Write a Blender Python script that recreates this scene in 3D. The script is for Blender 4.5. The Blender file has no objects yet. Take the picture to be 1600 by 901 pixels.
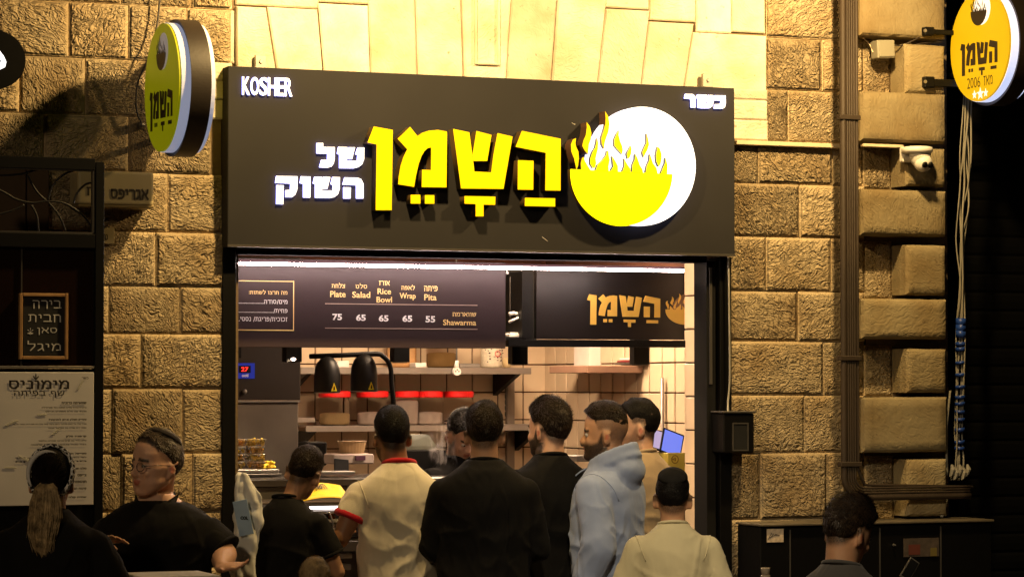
import bpy, bmesh, math, random
import numpy as np
from mathutils import Vector, Matrix, noise, Euler
random.seed(7)
R = math.radians
scene = bpy.context.scene
COL = scene.collection

# ------------------------------------------------------------------ camera
YAW, FPX = R(22.5), 4500.0
PITCH = math.atan((600 - 450.5) / FPX)
FWD = Vector((math.sin(YAW) * math.cos(PITCH), math.cos(YAW) * math.cos(PITCH), math.sin(PITCH)))
RGT = Vector((math.cos(YAW), -math.sin(YAW), 0))
UPV = RGT.cross(FWD)
CAM = Vector((-13.6 * math.sin(YAW), -13.6 * math.cos(YAW), 1.85))
cam = bpy.data.cameras.new('camera')
cam.sensor_width = 36.0
cam.lens = 36.0 * FPX / 1600
cam.clip_start, cam.clip_end = 0.1, 500
camo = bpy.data.objects.new('camera', cam)
camo.location = CAM
camo.rotation_euler = Matrix((RGT, UPV, -FWD)).transposed().to_euler()
COL.objects.link(camo)
scene.camera = camo
scene.view_settings.view_transform = 'Standard'
scene.view_settings.look = 'None'
scene.view_settings.exposure = 0.0
scene.view_settings.gamma = 1.0
scene.cycles.use_denoising = True
scene.cycles.max_bounces = 6
scene.cycles.sample_clamp_indirect = 4.0

# ------------------------------------------------------------------ night sky
world = bpy.data.worlds.new("World")
scene.world = world
world.use_nodes = True
nt = world.node_tree
sky = nt.nodes.new('ShaderNodeTexSky')
sky.sky_type = 'NISHITA'
sky.sun_disc = False
sky.sun_elevation = R(-4)
sky.sun_rotation = R(200)
nt.nodes['Background'].inputs[1].default_value = 0.035
nt.links.new(sky.outputs[0], nt.nodes['Background'].inputs[0])

def ray(px, py):
    return FWD + RGT * ((px - 800) / FPX) + UPV * ((450.5 - py) / FPX)
def at(px, py, d):
    return CAM + ray(px, py) * d
def ony(px, py, Y):
    r = ray(px, py)
    return CAM + r * ((Y - CAM.y) / r.y)
def onx(px, py, X):
    r = ray(px, py)
    return CAM + r * ((X - CAM.x) / r.x)
def X(px, Y=0.0, py=450):
    return ony(px, py, Y).x
def Z(px, py, Y=0.0):
    return ony(px, py, Y).z

def lamp(name, kind, loc, energy, color, size=0.1, target=None, spot=None, blend=0.5):
    l = bpy.data.lights.new(name, kind)
    l.energy, l.color = energy, color
    if kind == 'AREA':
        l.size = size
    else:
        l.shadow_soft_size = size
    if kind == 'SPOT':
        l.spot_size, l.spot_blend = spot, blend
    o = bpy.data.objects.new(name, l)
    o.location = loc
    if target is not None:
        o.rotation_euler = (Vector(target) - Vector(loc)).to_track_quat('-Z', 'Y').to_euler()
    COL.objects.link(o)
    return o
WARM = (1.0, 0.67, 0.27)
LZ, LY = 4.05, -1.25
LAMPX = [X(500, 0), X(1190, 0)]
# two floodlights over the sign, the light strip, and the street lantern behind the photographer
for lx_ in LAMPX:
    lamp('flood_beam', 'SPOT', (lx_, LY, LZ), 345, WARM, .06, (lx_ + (-.12 if lx_ < 0 else -.25), 0, 3.35), R(165), .9)
lamp('street_lantern', 'SPOT', (-1.6, -5.4, 4.4), 640, (1.0, .80, .50), .12, (.75, -1.4, .95), R(38), 1.0)

lamp('left_fill_light', 'SPOT', (-7.5, -8.5, 5.5), 520, (1.0, .74, .44), .25, (-1.2, -1.5, 1.1), R(50), 1.0)  # added unseen wide fill that brightens the people at the left

# ------------------------------------------------------------------ materials
MATS = {}
def nodes_of(m):
    return m.node_tree.nodes, m.node_tree.links
def mat(name, col, rough=0.6, metal=0.0, emit=None, es=0.0, var=0.12, scale=6.0, bump=0.0, bscale=60.0, trans=0.0, ior=1.45, spec=0.5, alpha=None, coat=0.0):
    if name in MATS:
        return MATS[name]
    m = bpy.data.materials.new(name)
    m.use_nodes = True
    N, L = nodes_of(m)
    b = N['Principled BSDF']
    b.inputs['Roughness'].default_value = rough
    b.inputs['Metallic'].default_value = metal
    b.inputs['IOR'].default_value = ior
    b.inputs['Specular IOR Level'].default_value = spec
    b.inputs['Transmission Weight'].default_value = trans
    b.inputs['Coat Weight'].default_value = coat
    tc = N.new('ShaderNodeTexCoord')
    nz = N.new('ShaderNodeTexNoise'); nz.inputs['Scale'].default_value = scale; nz.inputs['Detail'].default_value = 5
    L.new(tc.outputs['Object'], nz.inputs['Vector'])
    ramp = N.new('ShaderNodeMapRange')
    ramp.inputs['From Min'].default_value = 0.3; ramp.inputs['From Max'].default_value = 0.7
    ramp.inputs['To Min'].default_value = 1 - var; ramp.inputs['To Max'].default_value = 1 + var
    L.new(nz.outputs['Fac'], ramp.inputs['Value'])
    mul = N.new('ShaderNodeVectorMath'); mul.operation = 'SCALE'
    mul.inputs[0].default_value = col[:3]
    L.new(ramp.outputs[0], mul.inputs['Scale'])
    L.new(mul.outputs[0], b.inputs['Base Color'])
    if emit is not None:
        b.inputs['Emission Color'].default_value = (*emit, 1)
        b.inputs['Emission Strength'].default_value = es
    if bump > 0:
        n2 = N.new('ShaderNodeTexNoise'); n2.inputs['Scale'].default_value = bscale; n2.inputs['Detail'].default_value = 4
        L.new(tc.outputs['Object'], n2.inputs['Vector'])
        bp = N.new('ShaderNodeBump'); bp.inputs['Strength'].default_value = 1.0; bp.inputs['Distance'].default_value = bump
        L.new(n2.outputs['Fac'], bp.inputs['Height'])
        L.new(bp.outputs[0], b.inputs['Normal'])
    MATS[name] = m
    return m

def stone_mat(name, col, depth=0.012, stroke=55.0, rough_only=1.0):
    """chiselled limestone: diagonal tool marks, direction differs from stone to stone; attribute 'rough' is 0 on dressed margins"""
    m = bpy.data.materials.new(name); m.use_nodes = True
    N, L = nodes_of(m)
    b = N['Principled BSDF']; b.inputs['Roughness'].default_value = 0.85; b.inputs['Specular IOR Level'].default_value = 0.25
    geo = N.new('ShaderNodeNewGeometry'); oi = N.new('ShaderNodeObjectInfo')
    at_ = N.new('ShaderNodeAttribute'); at_.attribute_name = 'rough'
    off = N.new('ShaderNodeVectorMath'); off.operation = 'SCALE'; off.inputs[0].default_value = (31, 17, 23)
    L.new(oi.outputs['Random'], off.inputs['Scale'])
    add = N.new('ShaderNodeVectorMath'); add.operation = 'ADD'
    L.new(geo.outputs['Position'], add.inputs[0]); L.new(off.outputs[0], add.inputs[1])
    ang = N.new('ShaderNodeMapRange'); ang.inputs['To Min'].default_value = -1.3; ang.inputs['To Max'].default_value = 1.1
    L.new(oi.outputs['Random'], ang.inputs['Value'])
    rot = N.new('ShaderNodeVectorRotate'); rot.rotation_type = 'AXIS_ANGLE'; rot.inputs['Axis'].default_value = (0, 1, 0)
    L.new(add.outputs[0], rot.inputs['Vector']); L.new(ang.outputs[0], rot.inputs['Angle'])
    # warp
    wn = N.new('ShaderNodeTexNoise'); wn.inputs['Scale'].default_value = 9; wn.inputs['Detail'].default_value = 2
    L.new(add.outputs[0], wn.inputs['Vector'])
    wsc = N.new('ShaderNodeVectorMath'); wsc.operation = 'SCALE'; wsc.inputs['Scale'].default_value = 0.09
    L.new(wn.outputs['Color'], wsc.inputs[0])
    wadd = N.new('ShaderNodeVectorMath'); wadd.operation = 'ADD'
    L.new(rot.outputs[0], wadd.inputs[0]); L.new(wsc.outputs[0], wadd.inputs[1])
    mp = N.new('ShaderNodeMapping'); mp.inputs['Scale'].default_value = (0.42, 1, 1)
    L.new(wadd.outputs[0], mp.inputs['Vector'])
    n1 = N.new('ShaderNodeTexNoise'); n1.inputs['Scale'].default_value = stroke; n1.inputs['Detail'].default_value = 1.5; n1.inputs['Distortion'].default_value = 0.6
    L.new(mp.outputs[0], n1.inputs['Vector'])
    s1 = N.new('ShaderNodeMath'); s1.operation = 'SUBTRACT'; s1.inputs[1].default_value = 0.5; L.new(n1.outputs['Fac'], s1.inputs[0])
    a1 = N.new('ShaderNodeMath'); a1.operation = 'ABSOLUTE'; L.new(s1.outputs[0], a1.inputs[0])
    m1 = N.new('ShaderNodeMapRange'); m1.inputs['From Max'].default_value = 0.16; L.new(a1.outputs[0], m1.inputs['Value'])
    n2 = N.new('ShaderNodeTexNoise'); n2.inputs['Scale'].default_value = 20; n2.inputs['Detail'].default_value = 6; n2.inputs['Roughness'].default_value = 0.65
    L.new(add.outputs[0], n2.inputs['Vector'])
    rv = N.new('ShaderNodeMath'); rv.operation = 'MULTIPLY'; rv.inputs[1].default_value = 7.31; L.new(oi.outputs['Random'], rv.inputs[0])
    rf = N.new('ShaderNodeMath'); rf.operation = 'FRACT'; L.new(rv.outputs[0], rf.inputs[0])
    rh = N.new('ShaderNodeMapRange'); rh.inputs['To Min'].default_value = .45; rh.inputs['To Max'].default_value = 1.15; L.new(rf.outputs[0], rh.inputs['Value'])
    rs_ = N.new('ShaderNodeMapRange'); rs_.inputs['To Min'].default_value = stroke * .75; rs_.inputs['To Max'].default_value = stroke * 1.25; L.new(rf.outputs[0], rs_.inputs['Value']); L.new(rs_.outputs[0], n1.inputs['Scale'])
    hs = N.new('ShaderNodeMath'); hs.operation = 'MULTIPLY'; L.new(rh.outputs[0], hs.inputs[1]); L.new(m1.outputs[0], hs.inputs[0])
    ha = N.new('ShaderNodeMath'); ha.operation = 'MULTIPLY_ADD'; ha.inputs[1].default_value = 2.0
    L.new(n2.outputs['Fac'], ha.inputs[0]); L.new(hs.outputs[0], ha.inputs[2])
    hm = N.new('ShaderNodeMath'); hm.operation = 'MULTIPLY'; L.new(ha.outputs[0], hm.inputs[0])
    rr = N.new('ShaderNodeMapRange'); rr.inputs['To Min'].default_value = 0.12; rr.inputs['To Max'].default_value = rough_only
    L.new(at_.outputs['Fac'], rr.inputs['Value']); L.new(rr.outputs[0], hm.inputs[1])
    bp = N.new('ShaderNodeBump'); bp.inputs['Distance'].default_value = depth; bp.inputs['Strength'].default_value = 1
    L.new(hm.outputs[0], bp.inputs['Height']); L.new(bp.outputs[0], b.inputs['Normal'])
    # colour: per stone tint, blotches, stain specks
    c1 = N.new('ShaderNodeMix'); c1.data_type = 'RGBA'
    c1.inputs['A'].default_value = (col[0], col[1], col[2], 1); c1.inputs['B'].default_value = (col[0] * .74, col[1] * .66, col[2] * .55, 1)
    n3 = N.new('ShaderNodeTexNoise'); n3.inputs['Scale'].default_value = 5; n3.inputs['Detail'].default_value = 6
    L.new(add.outputs[0], n3.inputs['Vector'])
    mr = N.new('ShaderNodeMapRange'); mr.inputs['From Min'].default_value = .38; mr.inputs['From Max'].default_value = .72
    L.new(n3.outputs['Fac'], mr.inputs['Value']); L.new(mr.outputs[0], c1.inputs['Factor'])
    tint = N.new('ShaderNodeMapRange'); tint.inputs['To Min'].default_value = .82; tint.inputs['To Max'].default_value = 1.15
    L.new(oi.outputs['Random'], tint.inputs['Value'])
    sc = N.new('ShaderNodeVectorMath'); sc.operation = 'SCALE'; L.new(c1.outputs['Result'], sc.inputs[0]); L.new(tint.outputs[0], sc.inputs['Scale'])
    n4 = N.new('ShaderNodeTexNoise'); n4.inputs['Scale'].default_value = 30; n4.inputs['Detail'].default_value = 3
    L.new(add.outputs[0], n4.inputs['Vector'])
    m4 = N.new('ShaderNodeMapRange'); m4.inputs['From Min'].default_value = .68; m4.inputs['From Max'].default_value = .76; m4.inputs['To Max'].default_value = .6
    L.new(n4.outputs['Fac'], m4.inputs['Value'])
    c2 = N.new('ShaderNodeMix'); c2.data_type = 'RGBA'; c2.inputs['B'].default_value = (.09, .055, .03, 1)
    L.new(m4.outputs[0], c2.inputs['Factor']); L.new(sc.outputs[0], c2.inputs['A'])
    L.new(c2.outputs['Result'], b.inputs['Base Color'])
    MATS[name] = m
    return m

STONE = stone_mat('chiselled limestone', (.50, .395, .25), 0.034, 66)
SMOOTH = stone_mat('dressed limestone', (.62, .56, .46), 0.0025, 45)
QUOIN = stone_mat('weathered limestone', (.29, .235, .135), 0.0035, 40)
MORTAR = mat('mortar', (.17, .12, .07), .95, bump=.004, bscale=80)
BLACK = mat('black painted metal', (.003, .0028, .0028), .45, spec=.22, metal=.0, bump=.0006, bscale=25)
MATTEBLK = mat('matte black', (.006, .0055, .0055), .7, spec=.2)
PANEL = mat('charcoal sign panel', (.023, .022, .023), .75, 0, spec=.15, bump=.0008, bscale=5, var=.10, scale=2)
YEL = mat('lit yellow acrylic', (.5, .30, .0), .35, emit=(1, .76, .0), es=.98, var=.03)
def lit_gradient(m, ca, cb, es):
    """lamps behind the acrylic make it a little brighter here and there"""
    N, L = nodes_of(m); tc = N.new('ShaderNodeTexCoord'); nz = N.new('ShaderNodeTexNoise'); nz.inputs['Scale'].default_value = 7; nz.inputs['Detail'].default_value = 1
    L.new(tc.outputs['Object'], nz.inputs['Vector']); mr = N.new('ShaderNodeMapRange'); mr.inputs['From Min'].default_value = .35; mr.inputs['From Max'].default_value = .65; L.new(nz.outputs['Fac'], mr.inputs['Value'])
    mx = N.new('ShaderNodeMix'); mx.data_type = 'RGBA'; mx.inputs['A'].default_value = (*ca, 1); mx.inputs['B'].default_value = (*cb, 1); L.new(mr.outputs[0], mx.inputs['Factor'])
    L.new(mx.outputs['Result'], N['Principled BSDF'].inputs['Emission Color']); N['Principled BSDF'].inputs['Emission Strength'].default_value = es
lit_gradient(YEL, (.95, .62, .0), (1, .82, .0), .92)
YSIDE = mat('brown gold letter side', (.10, .06, .02), .4, .2)
WHITELIT = mat('lit white acrylic', (.8, .8, .8), .3, emit=(.90, .95, 1.0), es=1.6, var=.02)
BLUEHALO = mat('halo lit letter side', (.5, .5, .8), .3, emit=(.42, .40, 1.0), es=6, var=.02)
WOOD = mat('pale wood', (.36, .20, .08), .5, scale=14, var=.25)
STEEL = mat('brushed steel', (.42, .40, .38), .38, .85, bump=.0005, bscale=90)
DKSTEEL = mat('dark steel', (.12, .11, .10), .35, .6)
GOLDTXT = mat('gold print', (.92, .66, .27), .45, .0, var=.05)
WHITETXT = mat('white print', (.93, .90, .87), .5, var=.05)
GLASS = mat('clear glass', (.95, .95, .95), .04, trans=1.0, ior=1.3, var=.0)
RED = mat('red plastic', (.62, .012, .012), .4)
WHITEP = mat('white plastic', (.70, .67, .62), .45)
CREAM = mat('cream plastic', (.62, .50, .34), .5)

# ------------------------------------------------------------------ object helpers
def link(name, me, parent=None, m=None):
    o = bpy.data.objects.new(name, me)
    COL.objects.link(o)
    if m is not None and me is not None:
        for mm in (m if isinstance(m, (list, tuple)) else [m]):
            me.materials.append(mm)
    if parent is not None:
        o.parent = parent
    return o
def tag(o, label=None, cat=None, group=None, kind=None):
    if label: o['label'] = label
    if cat: o['category'] = cat
    if group: o['group'] = group
    if kind: o['kind'] = kind
    return o
def thing(name, label, cat, loc=(0, 0, 0), group=None):
    """an Empty at the thing's base; children are built in world space and keep their place"""
    o = bpy.data.objects.new(name, None)
    o.empty_display_size = .05
    o.location = loc
    COL.objects.link(o)
    return tag(o, label, cat, group)
def adopt(o, parent):
    """parent o (whose data is in world space) under an unrotated parent"""
    o.parent = parent
    o.matrix_parent_inverse = Matrix.Translation(-world_loc(parent))
    return o
def world_loc(o):
    v = Vector(o.location)
    p, q = o, o.parent
    while q is not None:
        v = v + p.matrix_parent_inverse.translation + Vector(q.location)
        p, q = q, q.parent
    return v
def mk(name, bm, m, parent=None, smooth=False, loc=None):
    me = bpy.data.meshes.new(name)
    if loc is not None:
        bmesh.ops.translate(bm, verts=bm.verts, vec=-Vector(loc))
    bm.to_mesh(me); bm.free()
    if smooth:
        for p in me.polygons: p.use_smooth = True
    o = link(name, me, None, m)
    if loc is not None:
        o.location = loc
    if parent is not None:
        adopt(o, parent)
        if loc is not None:
            o.matrix_parent_inverse = Matrix.Translation(-world_loc(parent))
    return o
def nb():
    return bmesh.new()
def box(bm, x0, x1, y0, y1, z0, z1, bev=0.0, mi=0, seg=1):
    M = Matrix.Translation(((x0 + x1) / 2, (y0 + y1) / 2, (z0 + z1) / 2)) @ Matrix.Diagonal((abs(x1 - x0), abs(y1 - y0), abs(z1 - z0), 1))
    r = bmesh.ops.create_cube(bm, size=1, matrix=M)
    fs = set(f for v in r['verts'] for f in v.link_faces)
    for f in fs: f.material_index = mi
    if bev > 0:
        es = list(set(e for v in r['verts'] for e in v.link_edges))
        rr = bmesh.ops.bevel(bm, geom=es, offset=bev, segments=seg, affect='EDGES', profile=.5)
        for f in rr['faces']: f.material_index = mi
    return r
def obox(bm, M, sx, sy, sz, bev=0.0, mi=0):
    r = bmesh.ops.create_cube(bm, size=1, matrix=M @ Matrix.Diagonal((sx, sy, sz, 1)))
    for f in set(f for v in r['verts'] for f in v.link_faces): f.material_index = mi
    if bev > 0:
        es = list(set(e for v in r['verts'] for e in v.link_edges))
        rr = bmesh.ops.bevel(bm, geom=es, offset=bev, segments=2, affect='EDGES', profile=.5)
        for f in rr['faces']: f.material_index = mi
def loft(bm, rings, seg=20, cap=True, mi=0, power=2.0):
    """rings: list of (center, axis_u*radius, axis_v*radius)"""
    prev, first = None, None
    for c, u, v in rings:
        c, u, v = Vector(c), Vector(u), Vector(v)
        row = []
        for k in range(seg):
            t = 2 * math.pi * k / seg
            cs, sn = math.cos(t), math.sin(t)
            cu = math.copysign(abs(cs) ** (2 / power), cs); sv = math.copysign(abs(sn) ** (2 / power), sn)
            row.append(bm.verts.new(c + u * cu + v * sv))
        if prev is not None:
            for k in range(seg):
                f = bm.faces.new((prev[k], prev[(k + 1) % seg], row[(k + 1) % seg], row[k])); f.material_index = mi
        else:
            first = row
        prev = row
    if cap:
        f = bm.faces.new(list(reversed(first))); f.material_index = mi
        f = bm.faces.new(prev); f.material_index = mi
def tube(bm, pts, rad, seg=10, mi=0, flat=1.0):
    pts = [Vector(p) for p in pts]
    rs = rad if isinstance(rad, (list, tuple)) else [rad] * len(pts)
    rings = []; ref = None
    for i, p in enumerate(pts):
        d = (pts[min(i + 1, len(pts) - 1)] - pts[max(i - 1, 0)])
        d = d.normalized() if d.length > 1e-9 else Vector((0, 0, 1))
        if ref is None:
            ref = Vector((0, 1, 0)) if abs(d.y) < .9 else Vector((1, 0, 0))
        u = (ref - d * ref.dot(d)).normalized(); ref = u
        v = d.cross(u)
        rings.append((p, u * rs[i] * flat, v * rs[i]))
    loft(bm, rings, seg, mi=mi)
def smoothpts(pts, n=8):
    pts = [Vector(p) for p in pts]; out = []
    for i in range(len(pts) - 1):
        p0, p1, p2, p3 = pts[max(i - 1, 0)], pts[i], pts[i + 1], pts[min(i + 2, len(pts) - 1)]
        for k in range(n):
            t = k / n
            out.append(0.5 * ((2 * p1) + (p2 - p0) * t + (2 * p0 - 5 * p1 + 4 * p2 - p3) * t * t + (-p0 + 3 * p1 - 3 * p2 + p3) * t ** 3))
    out.append(pts[-1]); return out
def cyl(bm, c, axis, r0, r1, h, seg=24, mi=0):
    axis = Vector(axis).normalized(); c = Vector(c)
    u = axis.orthogonal().normalized(); v = axis.cross(u)
    loft(bm, [(c, u * r0, v * r0), (c + axis * h, u * r1, v * r1)], seg, mi=mi)
def lathe(bm, c, prof, seg=28, mi=0, cap=True):
    c = Vector(c)
    loft(bm, [(c + Vector((0, 0, z)), Vector((r, 0, 0)), Vector((0, r, 0))) for r, z in prof], seg, cap, mi)
def ell(bm, c, rx, ry, rz, rot=None, seg=20, mi=0):
    M = Matrix.Translation(c) @ (rot.to_matrix().to_4x4() if rot else Matrix()) @ Matrix.Diagonal((rx, ry, rz, 1))
    r = bmesh.ops.create_uvsphere(bm, u_segments=seg, v_segments=max(8, seg // 2), radius=1, matrix=M)
    for f in set(f for v in r['verts'] for f in v.link_faces): f.material_index = mi

def shape_mesh(polys, depth, bev=0.0):
    """2-D outlines (x,z) -> curve mesh in local x,z facing -y; front at y=0, back at y=depth"""
    cu = bpy.data.curves.new('tmp', 'CURVE'); cu.dimensions = '2D'; cu.fill_mode = 'BOTH'
    cu.extrude = depth / 2
    for p in polys:
        s = cu.splines.new('POLY'); s.points.add(len(p) - 1); s.use_cyclic_u = True
        for i, (a, b) in enumerate(p): s.points[i].co = (a, b, 0, 1)
    return curve_to_mesh(cu, depth)
def curve_to_mesh(cu, depth):
    o = bpy.data.objects.new('tmp', cu); COL.objects.link(o)
    bpy.context.view_layer.update()
    me = bpy.data.meshes.new_from_object(o.evaluated_get(bpy.context.evaluated_depsgraph_get()))
    bpy.data.objects.remove(o); bpy.data.curves.remove(cu)
    # curve +z (front) -> -y
    me.transform(Matrix(((1, 0, 0, 0), (0, 0, -1, depth / 2), (0, 1, 0, 0), (0, 0, 0, 1))))
    me.materials.clear()
    return me
def front_side(me, n=Vector((0, -1, 0))):
    """material 0 on the front faces, 1 on the sides"""
    for p in me.polygons:
        p.material_index = 0 if p.normal.dot(n) > .7 else 1
HEB = {
 'א': (.75, [[(0, 1), (.75, 0)], [(.7, 1), (.68, .72), (.48, .45)], [(.05, 0), (.06, .3), (.24, .6)]]),
 'ב': (.75, [[(0, .93), (.5, .93), (.6, .8), (.6, .07)], [(0, .07), (.75, .07)]]),
 'ג': (.5, [[(0, .93), (.3, .93), (.38, .8), (.38, .4), (.48, 0)], [(.38, .35), (.02, 0)]]),
 'ד': (.75, [[(0, .93), (.75, .93)], [(.58, .93), (.58, 0)]]),
 'ה': (.75, [[(0, .93), (.5, .93), (.65, .8), (.65, 0)], [(.1, .6), (.1, 0)]]),
 'ו': (.32, [[(0, .93), (.15, .93), (.22, .8), (.22, 0)]]),
 'ז': (.4, [[(0, .93), (.4, .93)], [(.22, .9), (.18, 0)]]),
 'ח': (.75, [[(0, .93), (.5, .93), (.65, .8), (.65, 0)], [(.1, .93), (.1, 0)]]),
 'ט': (.75, [[(0, 1), (.08, .8), (.08, .2), (.2, .07), (.5, .07), (.65, .2), (.65, .8), (.5, .93), (.36, .9)]]),
 'י': (.3, [[(0, .93), (.15, .93), (.2, .8), (.2, .5)]]),
 'כ': (.68, [[(0, .93), (.4, .93), (.6, .75), (.6, .25), (.4, .07), (0, .07)]]),
 'ך': (.66, [[(0, .93), (.45, .93), (.58, .8), (.58, -.35)]]),
 'ל': (.68, [[(.05, 1.35), (.05, .93), (.6, .93), (.6, .6), (.25, 0)]]),
 'מ': (.78, [[(0, .97), (.15, .65), (.05, 0)], [(.15, .65), (.35, .93), (.55, .93), (.7, .75), (.7, .07), (.4, .07)]]),
 'ם': (.76, [[(.08, .93), (.6, .93), (.68, .85), (.68, .07), (.08, .07), (.08, .93)]]),
 'נ': (.5, [[(.1, .93), (.3, .93), (.4, .8), (.4, .07), (0, .07)]]),
 'ן': (.3, [[(0, .93), (.15, .93), (.2, .8), (.2, -.35)]]),
 'ס': (.78, [[(.1, .93), (.6, .93), (.72, .7), (.7, .3), (.5, .07), (.25, .07), (.08, .3), (.08, .93)]]),
 'ע': (.7, [[(.05, .95), (.3, .15)], [(.62, .95), (.6, .5), (.4, .15), (0, -.1)]]),
 'פ': (.7, [[(.05, .93), (.4, .93), (.62, .75), (.62, .25), (.4, .07), (0, .07)], [(.08, .93), (.1, .55), (.3, .52)]]),
 'ף': (.7, [[(.05, .93), (.45, .93), (.6, .8), (.6, -.35)], [(.08, .93), (.1, .55), (.3, .52)]]),
 'צ': (.68, [[(.05, .95), (.6, .25), (.6, .07), (0, .07)], [(.62, .95), (.6, .7), (.42, .5)]]),
 'ק': (.7, [[(0, .93), (.5, .93), (.62, .8), (.58, .5), (.4, .1)], [(.1, .6), (.1, -.35)]]),
 'ר': (.68, [[(0, .93), (.45, .93), (.6, .8), (.6, 0)]]),
 'ש': (.93, [[(.03, .95), (.1, .4), (.15, .07), (.5, .07), (.75, .3), (.85, .95)], [(.45, .95), (.43, .6), (.15, .42)]]),
 'ת': (.78, [[(0, .93), (.5, .93), (.68, .8), (.68, 0)], [(.15, .93), (.15, .15), (0, .07)]]),
 ' ': (.3, []), '.': (.12, [[(.05, .0), (.05, .09)]]), ':': (.15, [[(.05, .1), (.05, .22)], [(.05, .7), (.05, .82)]]), '/': (.4, [[(.05, -.1), (.38, 1.05)]]),
 '׳': (.15, [[(.1, 1), (.03, .7)]]), '(': (.25, [[(.2, 1.1), (.06, .7), (.06, .3), (.2, -.1)]]), ')': (.25, [[(.04, 1.1), (.18, .7), (.18, .3), (.04, -.1)]]),
}
def hebrew_mesh(s, depth, weight):
    """block letters drawn as flat strokes, placed left to right"""
    bm = nb(); x0 = 0.0; w = weight / 2; q = 0
    for ch in s:
        adv, strokes = HEB.get(ch, HEB[' '])
        for st in strokes:
            pts = [Vector((x0 + a, b)) for a, b in st]
            q += 1; yy = -(q % 3) * .00006 - depth * .5
            L_, R_ = [], []
            for i, p in enumerate(pts):
                d0 = (pts[i] - pts[i - 1]).normalized() if i > 0 else None; d1 = (pts[i + 1] - pts[i]).normalized() if i < len(pts) - 1 else None
                d = ((d0 or d1) + (d1 or d0)).normalized(); n = Vector((-d.y, d.x)); k = 1.0
                if d0 and d1: k = 1 / max(.5, n.dot(Vector((-d0.y, d0.x))))
                e = -d * w * .8 if i == 0 else (d * w * .8 if i == len(pts) - 1 else Vector((0, 0)))
                L_.append(p + n * w * k + e); R_.append(p - n * w * k + e)
            vl = [bm.verts.new((p.x, yy, p.y)) for p in L_]; vr = [bm.verts.new((p.x, yy, p.y)) for p in R_]
            for i in range(len(pts) - 1): bm.faces.new((vr[i], vr[i + 1], vl[i + 1], vl[i]))
        x0 += adv + .20
    me = bpy.data.meshes.new('lettering'); bm.to_mesh(me); bm.free(); return me
def text_mesh(s, depth=0.001, bold=0.0, shear=0.0):
    if any('א' <= c <= 'ת' for c in s): return hebrew_mesh(s, depth, max(.09, .15 + bold * 2.2))
    cu = bpy.data.curves.new('tmp', 'FONT'); cu.body = s; cu.extrude = depth / 2; cu.offset = bold; cu.resolution_u = 3
    cu.shear = shear
    return curve_to_mesh(cu, depth)
def fit_mesh(me, x0, x1, z0, z1, Y):
    co = np.empty(len(me.vertices) * 3, np.float32); me.vertices.foreach_get('co', co); co = co.reshape(-1, 3)
    mn, mx = co.min(0), co.max(0)
    co[:, 0] = x0 + (co[:, 0] - mn[0]) / (mx[0] - mn[0]) * (x1 - x0)
    co[:, 2] = z0 + (co[:, 2] - mn[2]) / (mx[2] - mn[2]) * (z1 - z0)
    co[:, 1] += Y
    me.vertices.foreach_set('co', co.ravel()); me.update()
    return me
def heb(s):
    """logical order -> visual order"""
    return s[::-1]
def text_px(s, b, Y, bold=0.0, depth=0.001):
    """text filling pixel box b on the plane y=Y"""
    x0, y0, x1, y1 = b
    cx, cy = (x0 + x1) / 2, (y0 + y1) / 2
    return fit_mesh(text_mesh(s, depth, bold), X(x0, Y, cy), X(x1, Y, cy), Z(cx, y1, Y), Z(cx, y0, Y), Y)
def join_meshes(mes, name='lettering'):
    bm = nb()
    for me in mes:
        bm.from_mesh(me); bpy.data.meshes.remove(me)
    me = bpy.data.meshes.new(name); bm.to_mesh(me); bm.free()
    return me
def place_all(name, mes, m, parent):
    for me in mes: place(name, me, m, parent)
def place(name, me, m, parent):
    o = link(name, me, None, m); adopt(o, parent); return o
# ================================================================== ground
bm = nb(); box(bm, -60, 60, -60, 4.3, -.3, 0)
tag(mk('pavement', bm, mat('paving', (.16, .13, .10), .7, bump=.004, bscale=12, var=.2, scale=3), loc=(0, 0, 0)), kind='structure')

# ================================================================== stone facade
XL, XR = X(357), X(1145)           # edges of the shop opening's surround
XP = X(1482)                       # right end of the pillar
facade = thing('stone_facade', 'warm lit wall of rough chiselled limestone blocks around the takeaway', 'wall', (0, .1, 0))
bm = nb()
box(bm, -9, XL + .05, .010, .33, 0, 6.5)
box(bm, XR - .03, XP, .011, .331, 0, 6.5)
box(bm, XL + .05, XR - .03, .012, .332, Z(750, 390), 6.5)
mk('mortar_bed', bm, MORTAR, facade)

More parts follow.
